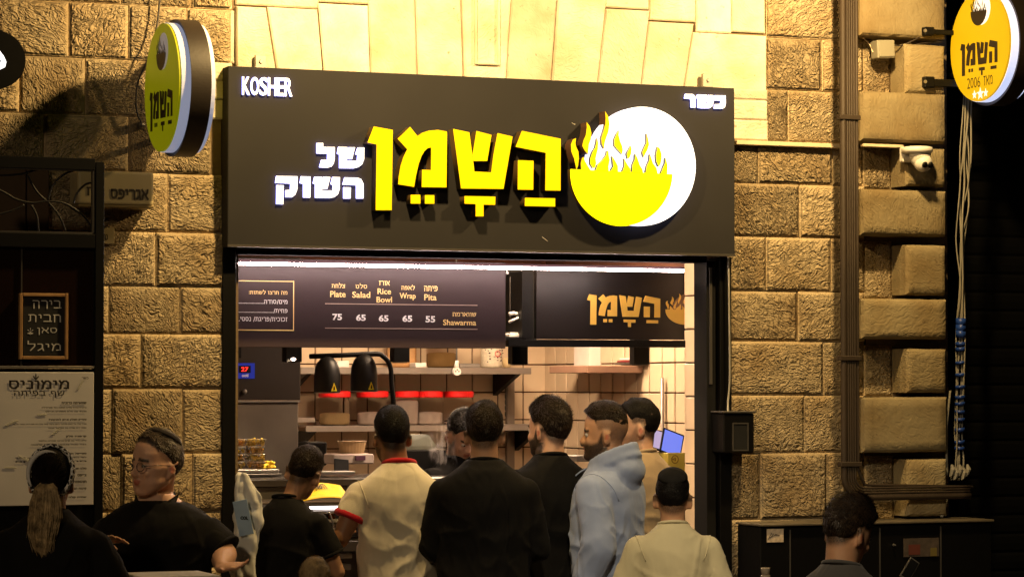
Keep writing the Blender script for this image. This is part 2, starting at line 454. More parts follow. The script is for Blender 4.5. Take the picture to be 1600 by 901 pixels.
def stone(x0, x1, z0, z1, m=STONE, y=0.0, proud=None, parent=None, margin=.014, name='stone', back=.06, res=.030, pillow=1.0, corners=None):
    """one block: bevelled rim, dressed margin, pillowed uneven field"""
    j = .0014
    x0 += j; x1 -= j; z0 += j; z1 -= j
    w, h = x1 - x0, z1 - z0
    if w < .01 or h < .01: return
    pr = random.uniform(.0, .012) if proud is None else proud
    nx, nz = max(2, int(w / res)), max(2, int(h / res))
    us = [0, .004 / w] + [margin / w + (1 - 2 * margin / w) * i / nx for i in range(nx + 1)] + [1 - .004 / w, 1]
    vs = [0, .004 / h] + [margin / h + (1 - 2 * margin / h) * i / nz for i in range(nz + 1)] + [1 - .004 / h, 1]
    cx, cz = (x0 + x1) / 2, (z0 + z1) / 2
    bm = nb(); lay = bm.verts.layers.float.new('rough')
    sd = Vector((random.random() * 50, random.random() * 50, 0))
    grid = []
    for a, v in enumerate(vs):
        row = []
        for b_, u in enumerate(us):
            if corners:
                (ax, az), (bx, bz), (cx_, cz_), (dx, dz) = corners   # bl, br, tr, tl
                xx = (ax * (1 - u) + bx * u) * (1 - v) + (dx * (1 - u) + cx_ * u) * v
                zz = (az * (1 - u) + bz * u) * (1 - v) + (dz * (1 - u) + cz_ * u) * v
            else:
                xx, zz = x0 + u * w, z0 + v * h
            outer = a in (0, len(vs) - 1) or b_ in (0, len(us) - 1)
            rim = outer or a in (1, len(vs) - 2) or b_ in (1, len(us) - 2)
            marg = a in (2, len(vs) - 3) or b_ in (2, len(us) - 3)
            yy = y - pr
            if outer: yy += .004
            elif not rim and not marg:
                n = noise.fractal(Vector((xx * 9, zz * 9, 0)) + sd, 1, 2, 3)
                yy -= pillow * (.003 + .009 * n)
            if not outer and (m is STONE):
                xx += noise.noise(Vector((zz * 20, 3, 0)) + sd) * .0018; zz += noise.noise(Vector((xx * 20, 9, 0)) + sd) * .0018
            vt = bm.verts.new((xx - cx, yy, zz - cz)); vt[lay] = 0.0 if rim else (0.55 if marg else 1.0)
            row.append(vt)
        grid.append(row)
    for a in range(len(vs) - 1):
        for b_ in range(len(us) - 1):
            f = bm.faces.new((grid[a][b_], grid[a][b_ + 1], grid[a + 1][b_ + 1], grid[a + 1][b_])); f.smooth = 0 < a < len(vs) - 2 and 0 < b_ < len(us) - 2
    loop = grid[0] + [r[-1] for r in grid[1:]] + list(reversed(grid[-1][:-1])) + [r[0] for r in reversed(grid[1:-1])]
    bl = [bm.verts.new((v.co.x, y + back, v.co.z)) for v in loop]
    for k in range(len(loop)):
        k2 = (k + 1) % len(loop)
        bm.faces.new((loop[k2], loop[k], bl[k], bl[k2]))
    me = bpy.data.meshes.new(name); bm.to_mesh(me); bm.free()
    o = link(name, me, None, m); o.location = (cx, 0, cz)
    o.parent = parent or facade; o.matrix_parent_inverse = Matrix.Translation(-world_loc(o.parent))
    return o

def courses(ys, refx, joints, xa, xb, **kw):
    for i in range(len(ys) - 1):
        z1, z0 = Z(refx, ys[i]), Z(refx, ys[i + 1])
        ym = (ys[i] + ys[i + 1]) / 2
        xs = [xa] + [X(p, 0, ym) for p in joints[i]] + [xb]
        xs = [x for x in xs if xa <= x <= xb]
        for a, b in zip(xs[:-1], xs[1:]):
            if b - a > .02: stone(a, b, z0, z1, **kw)
# left of the shop: courses read off the photograph; the hidden part behind the kiosk goes on at the same rhythm
XQ = X(328)
LYS = [-170, -80, 6, 92, 181, 268, 361, 446, 521, 607, 709, 800, 890, 985, 1075, 1165]
LJ = [[-60, 20, 150, 270], [-30, 90, 190, 300], [-90, -10, 107, 200, 291], [-60, 30, 133, 229], [-20, 68, 226], [-50, 40, 147, 262],
      [-70, 14, 118, 243], [-40, 60, 170, 281], [-80, 30, 130, 220], [-20, 80, 175, 284], [-60, 50, 189, 300], [-30, 70, 167, 282],
      [-70, 30, 150, 240], [0, 110, 220, 300], [-40, 80, 190, 290]]
LEFTX = X(-140)
for i in range(len(LYS) - 1):
    z1, z0 = Z(160, LYS[i]), Z(160, LYS[i + 1]); ym = (LYS[i] + LYS[i + 1]) / 2
    if i == 3:   end = X(290, 0, 50)
    elif i == 4: end = XQ
    else:        end = XL + .01
    if i == 3:
        xs = [X(p, 0, ym) for p in [-60, 30, 133, 290]]
    elif i == 4:
        xs = [X(p, 0, ym) for p in [-20, 68, 200]] + [end]
    else:
        xs = [LEFTX] + [X(p, 0, ym) for p in LJ[i]] + [end]
    xs = [x for x in xs if x <= end + .001]
    for a, b in zip(xs[:-1], xs[1:]):
        if b - a > .02: stone(a, b, z0, z1)
# smooth springer and thin quoin courses beside the sign, both sides
DR = dict(m=SMOOTH, pillow=.12, margin=.008, res=.08)
zt = Z(160, 92) ; zt3 = Z(160, 6)
stone(X(291, 0, 50), X(366, 0, 50), Z(330, 98), zt3 + .0, y=-.004, **DR)
zq = [Z(340, v) for v in (98, 126, 156, 187)]
for a, b in zip(zq[1:], zq[:-1]): stone(XQ, XL + .01, a, b, y=-.006, **DR)
# lintel: flat arch of tall dressed stones leaning outwards
VJ_T = [(366, 12), (415, 12), (495, 12), (574, 4), (648, 2), (720, 2), (796, 0), (868, 0), (944, 12), (1014, 17), (1087, 37), (1196, 57)]
VJ_B = [366, 430, 503, 577, 651, 723, 790, 861, 934, 1003, 1072, 1198]
for i in range(len(VJ_T) - 1):
    t0, t1 = VJ_T[i], VJ_T[i + 1]
    yt = {1: 14, 2: 8, 3: -40, 4: -40, 5: -60, 6: -60, 7: -60, 8: 16, 9: 36, 10: 54}.get(i, 12)
    yb = 96 + (VJ_B[i] - 355) * .042 + 60
    def ext(top, bot, y):   # along the leaning joint
        ytop = 15.0
        return bot + (top - bot) * (110 - y) / (110 - ytop)
    tl, tr = ext(t0[0], VJ_B[i], yt), ext(t1[0], VJ_B[i + 1], yt)
    bl_, br_ = ext(t0[0], VJ_B[i], yb), ext(t1[0], VJ_B[i + 1], yb)
    if i == 0: tl = bl_ = 367
    if i == 10: tr = br_ = 1197
    zT = Z((tl + tr) / 2, yt); zB = Z((bl_ + br_) / 2, yb)
    e = .0030
    cs = ((X(bl_, 0, yb) + e, zB), (X(br_, 0, yb) - e, zB), (X(tr, 0, yt) - e, zT), (X(tl, 0, yt) + e, zT))
    o = stone(cs[0][0], cs[1][0], zB, zT, y=-.008, corners=cs, **DR)
    if i == 5:
        # sunk panel of the keystone
        bm = nb()
        x0, x1, za, zb = X(742), X(774), Z(758, 99), Z(758, -40)
        for q in ((x0 - .012, x0, za - .012, zb), (x1, x1 + .012, za - .012, zb), (x0, x1, za - .012, za)):
            box(bm, q[0], q[1], -.034, -.012, q[2], q[3], bev=.004)
        kp = mk('keystone_moulding', bm, SMOOTH, facade)
# blocks above the lintel
for (a, b, t, bo) in [(X(366), X(497), -80, 12), (X(497), X(575), -80, 6), (X(944), X(1014), -80, 14), (X(1014), X(1087), -80, 34), (X(1087), X(1143), -90, 52), (X(1143), X(1196), -90, 52)]:
    cx = (a + b) / 2
    stone(a, b, CAM.z + (600 - bo) * 13.6 / 4500 if False else Z(800 + cx * 300, bo), Z(800 + cx * 300, t), **(DR if b - a > .1 else DR))
stone(X(366), X(1196), Z(780, -170), Z(780, -90), **DR)
# right of the shop up to the pillar
XQ2 = X(1198, 0, 170)
XPI = X(1350)
RYS = [-120, -30, 60, 141, 222, 288, 371, 455, 533, 617, 707, 810, 900, 990, 1080]
RJ = [[1250, 1330], [1195, 1335], [1283], [1231], [1184, 1300], [1248], [1196, 1297], [1246], [1286], [1256], [1187, 1291], [1240], [1200, 1290], [1250]]
for i in range(len(RYS) - 1):
    z1, z0 = Z(1230, RYS[i]), Z(1230, RYS[i + 1]); ym = (RYS[i] + RYS[i + 1]) / 2
    a0 = X(1197) if i < 4 else XR - .08
    xs = [a0] + [X(p, 0, ym) for p in RJ[i] if X(p, 0, ym) > a0 + .03] + [XPI]
    for a, b in zip(xs[:-1], xs[1:]): stone(a, b, z0, z1)
for k, (t, b) in enumerate([(142, 160), (160, 190), (190, 222)]):
    pass
zq = [Z(1175, v) for v in (140, 157, 188, 220)]
for a, b in zip(zq[1:], zq[:-1]): stone(XR - .08, XQ2, a, b, y=-.006, **DR)

# ================================================================== pillar with long-and-short quoins
pillar = thing('quoined_pillar', 'limestone pillar of long and short projecting blocks right of the vertical pipes', 'pillar', (X(1415), .1, 0))
bm = nb(); box(bm, XPI + .01, XP - .005, .0, .03, 0, 6.5); mk('mortar_bed', bm, MORTAR, pillar)
QY = -.15
LONG = [(-150, -70), (-8, 58), (145, 222), (297, 368), (467, 529), (620, 706), (812, 890), (960, 1040)]
SHORT = [(-66, -12), (70, 146), (232, 291), (383, 461), (545, 613), (717, 806), (895, 955)]
def block(x0, x1, z0, z1):
    """projecting block with bevelled arrises and a slightly worn face"""
    bm = nb(); lay = bm.verts.layers.float.new('rough')
    w, h = x1 - x0, z1 - z0
    bv = .011
    nx, nz = 10, 6
    us = [0, bv / w] + [bv / w + (1 - 2 * bv / w) * i / nx for i in range(1, nx)] + [1 - bv / w, 1]
    vs = [0, bv / h] + [bv / h + (1 - 2 * bv / h) * i / nz for i in range(1, nz)] + [1 - bv / h, 1]
    sd = Vector((random.random() * 90, 0, 0)); cx, cz = (x0 + x1) / 2, (z0 + z1) / 2
    g = []
    for a, v in enumerate(vs):
        row = []
        for b_, u in enumerate(us):
            o_ = a in (0, len(vs) - 1) or b_ in (0, len(us) - 1)
            n = noise.fractal(Vector((x0 + u * w, 0, z0 + v * h)) * 12 + sd, 1, 2, 3)
            ch = noise.noise(Vector((x0 + u * w, 5, z0 + v * h)) * 16 + sd)
            row.append(bm.verts.new((x0 + u * w - cx + (.003 * n if o_ else 0), (QY + .014 + .005 * max(0, ch) * 2 if o_ else QY + .003 * n), z0 + v * h - cz + (.003 * ch if o_ else 0))))
            row[-1][lay] = .5
        g.append(row)
    for a in range(len(vs) - 1):
        for b_ in range(len(us) - 1):
            f = bm.faces.new((g[a][b_], g[a][b_ + 1], g[a + 1][b_ + 1], g[a + 1][b_])); f.smooth = 0 < a < len(vs) - 2 and 0 < b_ < len(us) - 2
    loop = g[0] + [r[-1] for r in g[1:]] + list(reversed(g[-1][:-1])) + [r[0] for r in reversed(g[1:-1])]
    bl = [bm.verts.new((v.co.x, .03, v.co.z)) for v in loop]
    for k in range(len(loop)):
        bm.faces.new((loop[(k + 1) % len(loop)], loop[k], bl[k], bl[(k + 1) % len(loop)]))
    me = bpy.data.meshes.new('stone'); bm.to_mesh(me); bm.free()
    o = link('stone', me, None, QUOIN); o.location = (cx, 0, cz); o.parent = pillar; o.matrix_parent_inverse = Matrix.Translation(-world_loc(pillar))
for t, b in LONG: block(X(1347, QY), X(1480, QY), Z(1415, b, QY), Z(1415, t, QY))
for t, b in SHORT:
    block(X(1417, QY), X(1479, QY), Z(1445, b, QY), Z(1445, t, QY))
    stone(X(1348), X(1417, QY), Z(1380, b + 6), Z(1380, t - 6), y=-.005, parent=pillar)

# dark recess with a closed shutter right of the pillar
sh = thing('roller_shutter', 'dark closed roller shutter beyond the pillar at the right edge', 'shutter', (X(1560, .4), .4, 0))
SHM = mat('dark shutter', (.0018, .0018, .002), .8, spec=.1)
z = 0.0
slat = None
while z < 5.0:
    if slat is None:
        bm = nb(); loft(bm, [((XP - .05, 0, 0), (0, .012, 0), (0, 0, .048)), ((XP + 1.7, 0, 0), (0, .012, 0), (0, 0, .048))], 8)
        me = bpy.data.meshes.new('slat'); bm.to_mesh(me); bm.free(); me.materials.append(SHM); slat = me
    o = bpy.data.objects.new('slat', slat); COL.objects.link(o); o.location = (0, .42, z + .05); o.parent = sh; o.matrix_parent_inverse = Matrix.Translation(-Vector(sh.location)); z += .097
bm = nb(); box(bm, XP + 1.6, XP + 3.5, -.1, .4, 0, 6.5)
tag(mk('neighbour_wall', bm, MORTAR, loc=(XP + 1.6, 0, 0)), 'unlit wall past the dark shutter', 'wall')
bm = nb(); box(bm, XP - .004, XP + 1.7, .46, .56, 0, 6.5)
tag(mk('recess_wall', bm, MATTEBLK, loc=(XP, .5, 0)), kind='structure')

# ================================================================== pipe bundle
pb = thing('pipe_bundle', 'bundle of brown vertical pipes that bends right below the pillar', 'pipes', (X(1325), -.05, 1.2))
PIPEM = mat('brown painted pipe', (.030, .019, .011), .65, var=.2, scale=3, bump=.0015, bscale=30)
def bent(px, r, yv, ybend, d=0.0):
    x = X(px, yv); zb = Z(1330, ybend, yv)
    rad = .05 + (1337 - px) * .0028
    pts = [(x, yv, 6.0), (x, yv, zb + rad + .3)]
    for k in range(0, 9):
        a = math.pi / 2 * k / 8
        pts.append((x + rad * (1 - math.cos(a)), yv, zb + rad * (1 - math.sin(a))))
    pts += [(X(1500, yv), yv, zb), (X(1514, yv), yv + .0, zb)]
    bm = nb(); tube(bm, pts, r, 12); return mk('pipe', bm, PIPEM, pb, True)
bent(1318.0, .016, -.185, 777)
for i, px in enumerate((1325, 1328.5, 1332, 1335.5)): bent(px, .0056, -.192, 774 - i * 3.9)
bm = nb(); tube(bm, [(X(1339.5, -.185), -.185, 6.0), (X(1339.5, -.185), -.185, Z(1342, 752, -.185) + .06), (X(1350, -.185), -.185, Z(1342, 757, -.185)), (X(1362, -.185), -.185, Z(1342, 757.5, -.185)), (X(1518, -.185), -.185, Z(1430, 762, -.185))], .0085, 10)
mk('pipe', bm, PIPEM, pb, True)
for zz in (Z(1325, 190), Z(1325, 560), Z(1325, 723)):
    bm = nb(); box(bm, X(1311, -.19), X(1344, -.19), -.206, -.165, zz - .012, zz + .012, bev=.003); mk('strap', bm, PIPEM, pb)

# horizontal trunking
bm = nb(); zt_ = Z(1230, 226, -.03)
box(bm, XR + .0, X(1318, -.03), -.045, .0, zt_ - .010, zt_ + .012, bev=.003)
box(bm, X(1348, -.12), X(1412, -.12), -.13, -.10, zt_ - .006, zt_ + .010, bev=.003)
tag(mk('cable_trunking', bm, CREAM, loc=(X(1230), -.03, zt_)), 'thin cream horizontal cable trunking running right from the black sign', 'trunking')

# junction box on pillar
JBW = mat('grubby white plastic', (.24, .22, .165), .5)
jb = thing('junction_box', 'small square white junction box hanging crooked at the top of the pillar', 'junction box', at(1381, 78, 14.2))
Mj = Matrix.Translation((X(1381, -.1), -.10, Z(1381, 78, -.1))) @ Matrix.Rotation(R(-3), 4, 'Y')
bm = nb(); obox(bm, Mj, .100, .07, .090, .006); mk('housing', bm, JBW, jb)
bm = nb(); obox(bm, Mj @ Matrix.Translation((0, -.037, 0)), .088, .008, .078, .003); mk('cover', bm, JBW, jb)
# thin cables
CABM = mat('dark cable', (.03, .022, .018), .5)
def cable(name, pts, r, label, m=CABM, seg=6, n=6):
    bm = nb(); tube(bm, smoothpts(pts, n), r, seg)
    o = mk(name, bm, m, None, True, loc=pts[0]); return tag(o, label, 'cable')
cable('wall_cable', [(X(1394, -.1), -.11, Z(1394, 70, -.1)), (X(1406, -.1), -.12, Z(1406, 72, -.1)), (X(1428, -.12), -.14, Z(1428, 64, -.1)), (X(1450, -.12), -.13, Z(1450, 50, -.12))], .004, 'thin dark cable from the crooked white junction box to the upper black bracket')
cable('wall_cable', [(X(1345, -.02), -.03, Z(1345, 58, 0)), (X(1355, -.02), -.05, Z(1355, 70, 0)), (X(1367, -.1), -.09, Z(1367, 82, -.1))], .004, 'short pale cable entering the left of the crooked junction box', CREAM)
cable('wall_cable', [(X(1412, -.1), -.11, Z(1412, 84, -.1)), (X(1422, -.1), -.11, Z(1422, 73, -.1)), (X(1446, -.1), -.115, Z(1446, 68, -.1)), (X(1474, -.1), -.11, Z(1474, 66, -.1))], .004, 'thin cable crossing the top short pillar block toward the dark recess')

# security camera
cxm, cym = 1438, 250
sc = thing('security_camera', 'white dome security camera mounted on the pillar under the trunking', 'camera', (X(1432, -.1), -.1, Z(1432, 250, -.1)))
cx_ = X(1434, -.22); cz_ = Z(1434, 232, -.22)
bm = nb(); box(bm, X(1409, -.16), X(1424, -.16), -.18, -.14, Z(1416, 254, -.16), Z(1416, 230, -.16), bev=.006)
mk('wall_plate', bm, WHITEP, sc)
bm = nb(); lathe(bm, (cx_, -.22, cz_), [(.060, .008), (.075, .004), (.078, -.010), (.074, -.022), (.055, -.026)], 28); mk('mounting_ring', bm, WHITEP, sc, True)
bm = nb(); lathe(bm, (cx_ + .01, -.23, cz_ - .026), [(.055, .002), (.050, -.02), (.042, -.045), (.03, -.06)], 24); mk('housing', bm, WHITEP, sc, True)
bm = nb(); ell(bm, (cx_ + .018, -.245, cz_ - .072), .046, .046, .046, seg=24); mk('eyeball', bm, WHITEP, sc, True)
for dx in (-.018, .014):
    c = Vector((cx_ + .022 + dx, -.285, cz_ - .085)); ax = Vector((.1, -1, -.45))
    bm = nb(); cyl(bm, c, ax, .016, .013, .009, 20); mk('lens', bm, BLACK, sc, True)
# bracket plates of the round sign
for i, (ya, yb_) in enumerate([(45, 58), (122, 139)]):
    t = thing('sign_bracket', 'black mounting bracket on the pillar, %s of the two holding the lit round sign' % ('upper' if i == 0 else 'lower'), 'bracket', (X(1445, -.1), -.12, Z(1450, ya, -.1)), 'sign brackets on the pillar')
    za, zb = Z(1450, yb_, -.12), Z(1450, ya, -.12)
    bm = nb(); box(bm, X(1437, -.12), X(1452, -.12), -.185, -.147, za, zb, bev=.004); mk('plate', bm, BLACK, t)
    bm = nb(); box(bm, X(1450, -.17), X(1530, -.3), -.180, -.157, za + .008, zb - .010, bev=.002); mk('arm', bm, BLACK, t)
    bm = nb(); cyl(bm, (X(1446, -.18), -.186, (za + zb) / 2), (0, -1, 0), .009, .009, .006, 8); mk('bolt', bm, STEEL, t)

# taped cable bundle hanging in the recess
cb = thing('cable_bundle', 'hanging bundle of cream cables wrapped with blue tape right of the pillar', 'cables', (X(1500, -.1), -.1, 1.2))
yb = -.06
CORD = mat('cream cable', (.27, .25, .20), .6, var=.15)
TAPE = mat('blue tape', (.015, .05, .26), .4)
random.seed(11)
for k in range(6):
    off = (k - 2.5) * .0078
    pts = []
    for (px, py, sp) in [(1514, -80, 1.2), (1515, 60, 1.0), (1513, 170, 1.2), (1510, 240, 1.5), (1509, 285, 1.2), (1506, 330, 1.6), (1503, 380, 1.0), (1502, 450, .9), (1500, 520, .9), (1499, 600, .85), (1497, 680, .9), (1494, 725, 1.0), (1490, 750, 1.1)]:
        pts.append((X(px, yb) + off * sp + random.uniform(-.007, .007), yb + random.uniform(-.02, .02), Z(px, py, yb)))
    bm = nb(); tube(bm, smoothpts(pts, 5), random.uniform(.0035, .005), 8); mk('cable', bm, CORD, cb, True)
for py, hh in [(503, 10), (512, 10), (522, 9), (537, 5), (545, 5), (566, 3.5), (585, 4), (604, 4), (620, 4), (630, 4), (643, 4), (655, 4), (671, 5), (690, 4), (700, 4)]:
    z = Z(1500, py, yb); x = X(1502 - (py - 450) / 60, yb); t = random.uniform(-.12, .12)
    bm = nb(); u = Vector((.0255, 0, t * .03)); h = hh / 331 * .62
    loft(bm, [((x, yb, z - h), u, (0, .026, 0)), ((x, yb, z + h), u, (0, .026, 0))], 14); mk('tape', bm, TAPE, cb, True)
bm = nb()
for q in range(5):
    c = Vector((X(1480 + q * 6, yb), yb - .03, Z(1485, 742 + (q % 2) * 5, yb))); loft(bm, [(c, (.012, 0, .006), (0, .01, 0)), (c + Vector((.008, -.004, .03)), (.015, 0, 0), (0, .012, 0)), (c + Vector((.004, 0, .055)), (.006, 0, 0), (0, .005, 0))], 7)
mk('cable_tie', bm, CORD, cb)
cable('wall_cable', [(X(1484, -.09), -.09, Z(1484, 610, -.1)), (X(1479, -.09), -.1, Z(1479, 640, -.1)), (X(1475, -.09), -.105, Z(1475, 680, -.1)), (X(1476, -.09), -.105, Z(1476, 742, -.1))], .006, 'pale cable running down the right edge of the pillar beside the taped bundle', CORD)
cable('wall_cable', [(X(1474, -.09), -.12, Z(1474, 772, -.1)), (X(1466, -.09), -.13, Z(1466, 800, -.1)), (X(1461, -.09), -.14, Z(1461, 806, -.1))], .008, 'pale cable end sticking out below the horizontal pipes', CORD)

# electric box right of the doorway
eb = thing('meter_box', 'black electric meter box with a small window beside the doorway', 'meter box', (X(1155, -.12), 0, Z(1155, 708)))
ye = -.13
x0, x1, z0, z1 = X(1130, ye), X(1178, ye), Z(1155, 707, ye), Z(1155, 645, ye)
bm = nb(); box(bm, x0, x1, ye, 0, z0, z1, bev=.006); mk('housing', bm, BLACK, eb)
bm = nb()
wx0, wx1, wz0, wz1 = X(1143, ye), X(1168, ye), Z(1155, 704, ye), Z(1155, 660, ye)
for q in ((wx0, wx1, wz0, wz0 + .006), (wx0, wx1, wz1 - .006, wz1), (wx0, wx0 + .006, wz0 + .006, wz1 - .006), (wx1 - .006, wx1, wz0 + .006, wz1 - .006)):
    box(bm, q[0], q[1], ye - .008, ye - .0005, q[2], q[3])
mk('window_frame', bm, DKSTEEL, eb)
bm = nb(); box(bm, wx0 + .006, wx1 - .006, ye - .004, ye - .0005, wz0 + .006, wz1 - .006); mk('pane', bm, mat('smoked pane', (.02, .02, .02), .08), eb)
bm = nb(); box(bm, x0 - .006, x1 + .006, ye - .008, 0, z1 + .0005, z1 + .010, bev=.002); mk('lid', bm, DKSTEEL, eb)
cable('wall_cable', [(X(1137, -.05), -.06, Z(1137, 402, -.05)), (X(1138, -.05), -.06, Z(1138, 500, -.05)), (X(1138.5, -.05), -.06, Z(1138, 570, -.05)), (X(1138, -.05), -.06, Z(1138, 600, -.05)), (X(1134, -.05), -.07, Z(1134, 630, -.05)), (X(1130, -.05), -.1, Z(1130, 648, -.05))], .005, 'loose dark cable running down into the black meter box', CORD)
# ================================================================== logo outlines (measured on the sign)
def zpts(pts, ox, oy, s): return [(ox + x / s, oy + y / s) for x, y in pts]
L1 = lambda p: zpts(p, 560, 180, 5.63)
L2 = lambda p: zpts(p, 700, 190, 5.63)
NUN = L1([(135, 100), (303, 130), (293, 835), (152, 835), (160, 258), (80, 240)])
MEM = L1([(455, 103), (520, 185), (560, 157), (620, 137), (700, 130), (780, 145), (775, 635), (557, 632), (560, 480), (638, 483), (640, 285), (610, 290), (580, 318), (555, 360), (530, 430), (505, 540), (490, 630), (350, 608), (355, 540), (370, 450), (395, 370), (430, 300), (345, 208)])
D1 = L1([(460, 700), (545, 700), (545, 777), (460, 777)])
D2 = L1([(585, 703), (668, 703), (668, 778), (585, 778)])
SHIN = L2([(45, 65), (188, 95), (222, 345), (232, 440), (380, 447), (398, 300), (435, 102), (568, 132), (488, 592), (115, 588)])
SHINM = L2([(250, 83), (383, 118), (345, 347), (224, 347), (216, 290)])
TT = L2([(145, 655), (417, 660), (415, 732), (313, 730), (313, 833), (243, 833), (243, 725), (145, 722)])
HE = L2([(650, 82), (992, 152), (990, 607), (855, 605), (860, 275), (595, 222)])
HEL = L2([(615, 340), (753, 345), (750, 600), (613, 598)])
PAT = L2([(677, 670), (943, 675), (942, 747), (675, 742)])
NAME = [[NUN], [MEM], [D1], [D2], [SHIN], [SHINM], [TT], [HE], [HEL], [PAT]]
L3 = lambda p: zpts(p, 880, 150, 4.095)
DISC = [(503 + 345 * math.cos(t), 450 + 380 * math.sin(t)) for t in [2 * math.pi * k / 72 for k in range(72)]]
BOWL = [(45, 468), (700, 500)] + [(373 + 328 * math.cos(t), 485 + 347 * math.sin(t)) for t in [math.pi * k / 36 for k in range(1, 36)]]
FL = [[(85, 472), (70, 400), (52, 355), (50, 310), (62, 280), (82, 270), (78, 300), (82, 325), (97, 355), (100, 400), (95, 445)],
      [(158, 372), (140, 352), (122, 320), (130, 285), (145, 250), (152, 200), (150, 168), (170, 195), (180, 235), (178, 275), (165, 310), (162, 340)],
      [(115, 474), (113, 430), (120, 400), (130, 390), (142, 420), (160, 450), (178, 478)],
      [(262, 338), (248, 310), (243, 270), (258, 225), (270, 180), (272, 140), (268, 98), (290, 135), (297, 180), (290, 230), (275, 270), (266, 300)],
      [(190, 460), (175, 435), (175, 400), (188, 360), (206, 330), (214, 295), (218, 270), (224, 300), (222, 340), (215, 370), (208, 400), (212, 430), (203, 460)],
      [(207, 480), (222, 440), (252, 410), (275, 380), (283, 350), (290, 350), (292, 380), (298, 410), (290, 450), (292, 484)],
      [(378, 372), (352, 345), (330, 320), (328, 280), (342, 245), (358, 220), (355, 250), (365, 290), (378, 320), (382, 345)],
      [(303, 484), (322, 450), (318, 420), (314, 385), (332, 412), (350, 445), (352, 487)],
      [(378, 489), (392, 450), (393, 420), (390, 400), (412, 440), (430, 465), (428, 492)],
      [(415, 402), (408, 370), (420, 345), (435, 318), (438, 340), (435, 370), (425, 395)],
      [(440, 492), (445, 440), (460, 405), (462, 370), (475, 395), (490, 440), (508, 470), (512, 494)],
      [(515, 392), (508, 360), (518, 335), (535, 300), (535, 240), (545, 280), (550, 310), (540, 345), (525, 372)],
      [(528, 494), (536, 450), (553, 410), (556, 372), (575, 430), (598, 462), (605, 496)],
      [(612, 452), (598, 420), (595, 380), (605, 325), (618, 335), (630, 370), (630, 400), (624, 435)],
      [(624, 498), (640, 460), (653, 430), (655, 395), (668, 440), (666, 499)]]
L4 = lambda p: zpts(p, 420, 210, 7.506)
SHEL = [[(565, 102), (638, 102), (638, 148), (775, 150), (773, 290), (760, 345), (735, 378), (690, 390), (597, 385), (620, 300), (690, 300), (692, 226), (565, 222)],
        [(820, 148), (926, 150), (912, 215), (912, 302), (930, 310), (1040, 312), (1045, 240), (1020, 232), (1048, 155), (1120, 155), (1118, 290), (1095, 350), (1050, 385), (1000, 397), (832, 395), (832, 235), (806, 225)],
        [(942, 152), (1012, 152), (978, 290), (916, 288), (921, 240)]]
HASHUK = [[(893, 505), (1040, 508), (1085, 525), (1112, 580), (1112, 750), (1030, 750), (1030, 595), (870, 588)],
          [(880, 620), (962, 622), (960, 750), (880, 750)],
          [(540, 498), (628, 498), (620, 560), (622, 655), (755, 660), (755, 590), (730, 582), (752, 500), (835, 502), (832, 640), (812, 700), (770, 735), (720, 745), (548, 742), (548, 580), (522, 573)],
          [(645, 498), (722, 500), (688, 637), (624, 634)],
          [(382, 492), (490, 495), (487, 740), (408, 738), (408, 578), (368, 570)],
          [(92, 488), (338, 492), (335, 640), (312, 705), (275, 735), (200, 735), (200, 655), (255, 650), (258, 575), (80, 568)],
          [(95, 595), (175, 597), (170, 818), (92, 815)]]
L8 = lambda p: zpts(p, 1050, 120, 12.87)
KASHER = [[(275, 348), (410, 350), (455, 375), (475, 430), (472, 618), (388, 615), (388, 470), (375, 445), (255, 435)],
          [(520, 360), (610, 362), (602, 420), (608, 520), (620, 535), (725, 532), (730, 470), (722, 430), (740, 370), (832, 372), (835, 520), (815, 590), (760, 632), (600, 632), (525, 620), (525, 440), (498, 420)],
          [(632, 365), (708, 368), (685, 514), (612, 517), (616, 440)],
          [(870, 375), (1080, 380), (1082, 540), (1065, 610), (1020, 642), (855, 640), (865, 555), (985, 550), (990, 480), (862, 472)]]

def solid(poly_px, Y, depth):
    """outline in photo pixels -> solid standing on the plane y=Y+depth with its face at Y"""
    pw = [(lambda v: (v.x, v.z))(ony(x, y, Y)) for x, y in poly_px]
    me = shape_mesh([pw], depth)
    co = np.empty(len(me.vertices) * 3, np.float32); me.vertices.foreach_get('co', co); co = co.reshape(-1, 3); co[:, 1] += Y
    me.vertices.foreach_set('co', co.ravel()); me.update(); front_side(me)
    return me

# ================================================================== the shop sign
SY = -.10     # face of the sign box
sign = thing('shop_sign', 'wide charcoal shop sign with lit yellow Hebrew letters and a flaming bowl emblem', 'sign', (X(750), SY, Z(750, 392)))
xa, xb = X(356, SY, 250), X(1148, SY, 250)
zb_, zt_ = Z(750, 392.5, SY), Z(750, 120.5, SY)
bm = nb(); box(bm, xa, xb, SY, .028, zb_, zt_, bev=.003); mk('panel', bm, PANEL, sign)
bm = nb()
box(bm, xa, xb, SY - .006, SY - .0005, zb_ - .001, zb_ + .010); mk('edge_strip', bm, DKSTEEL, sign)
LF = SY - .062
for grp in NAME:
    me = solid(grp[0], LF, .060)
    place('letter', me, (YEL, YSIDE), sign)
me = solid(L3(DISC), SY - .05, .048)
place('emblem_disc', me, (WHITELIT, mat('lit white rim', (.8, .8, .8), .3, emit=(.75, .72, 1.0), es=1.5)), sign)
me = solid(L3(BOWL), LF - .01, .03)
YLIT = mat('lit yellow emblem', (.8, .70, 0), .35, emit=(1, .90, .0), es=1.25, var=.02)
place('bowl', me, (YLIT, YSIDE), sign)
for i, f in enumerate(FL):
    me = solid(L3(f), LF - .01, .03 if i > 3 or i == 2 else .08)
    place('flame', me, (YLIT if i > 3 else YEL, YSIDE if i > 3 else mat('brown letter side', (.10, .05, .03), .4)), sign)
for p in SHEL + HASHUK:
    place('letter', solid(L4(p), SY - .014, .010), (WHITELIT, BLUEHALO), sign)
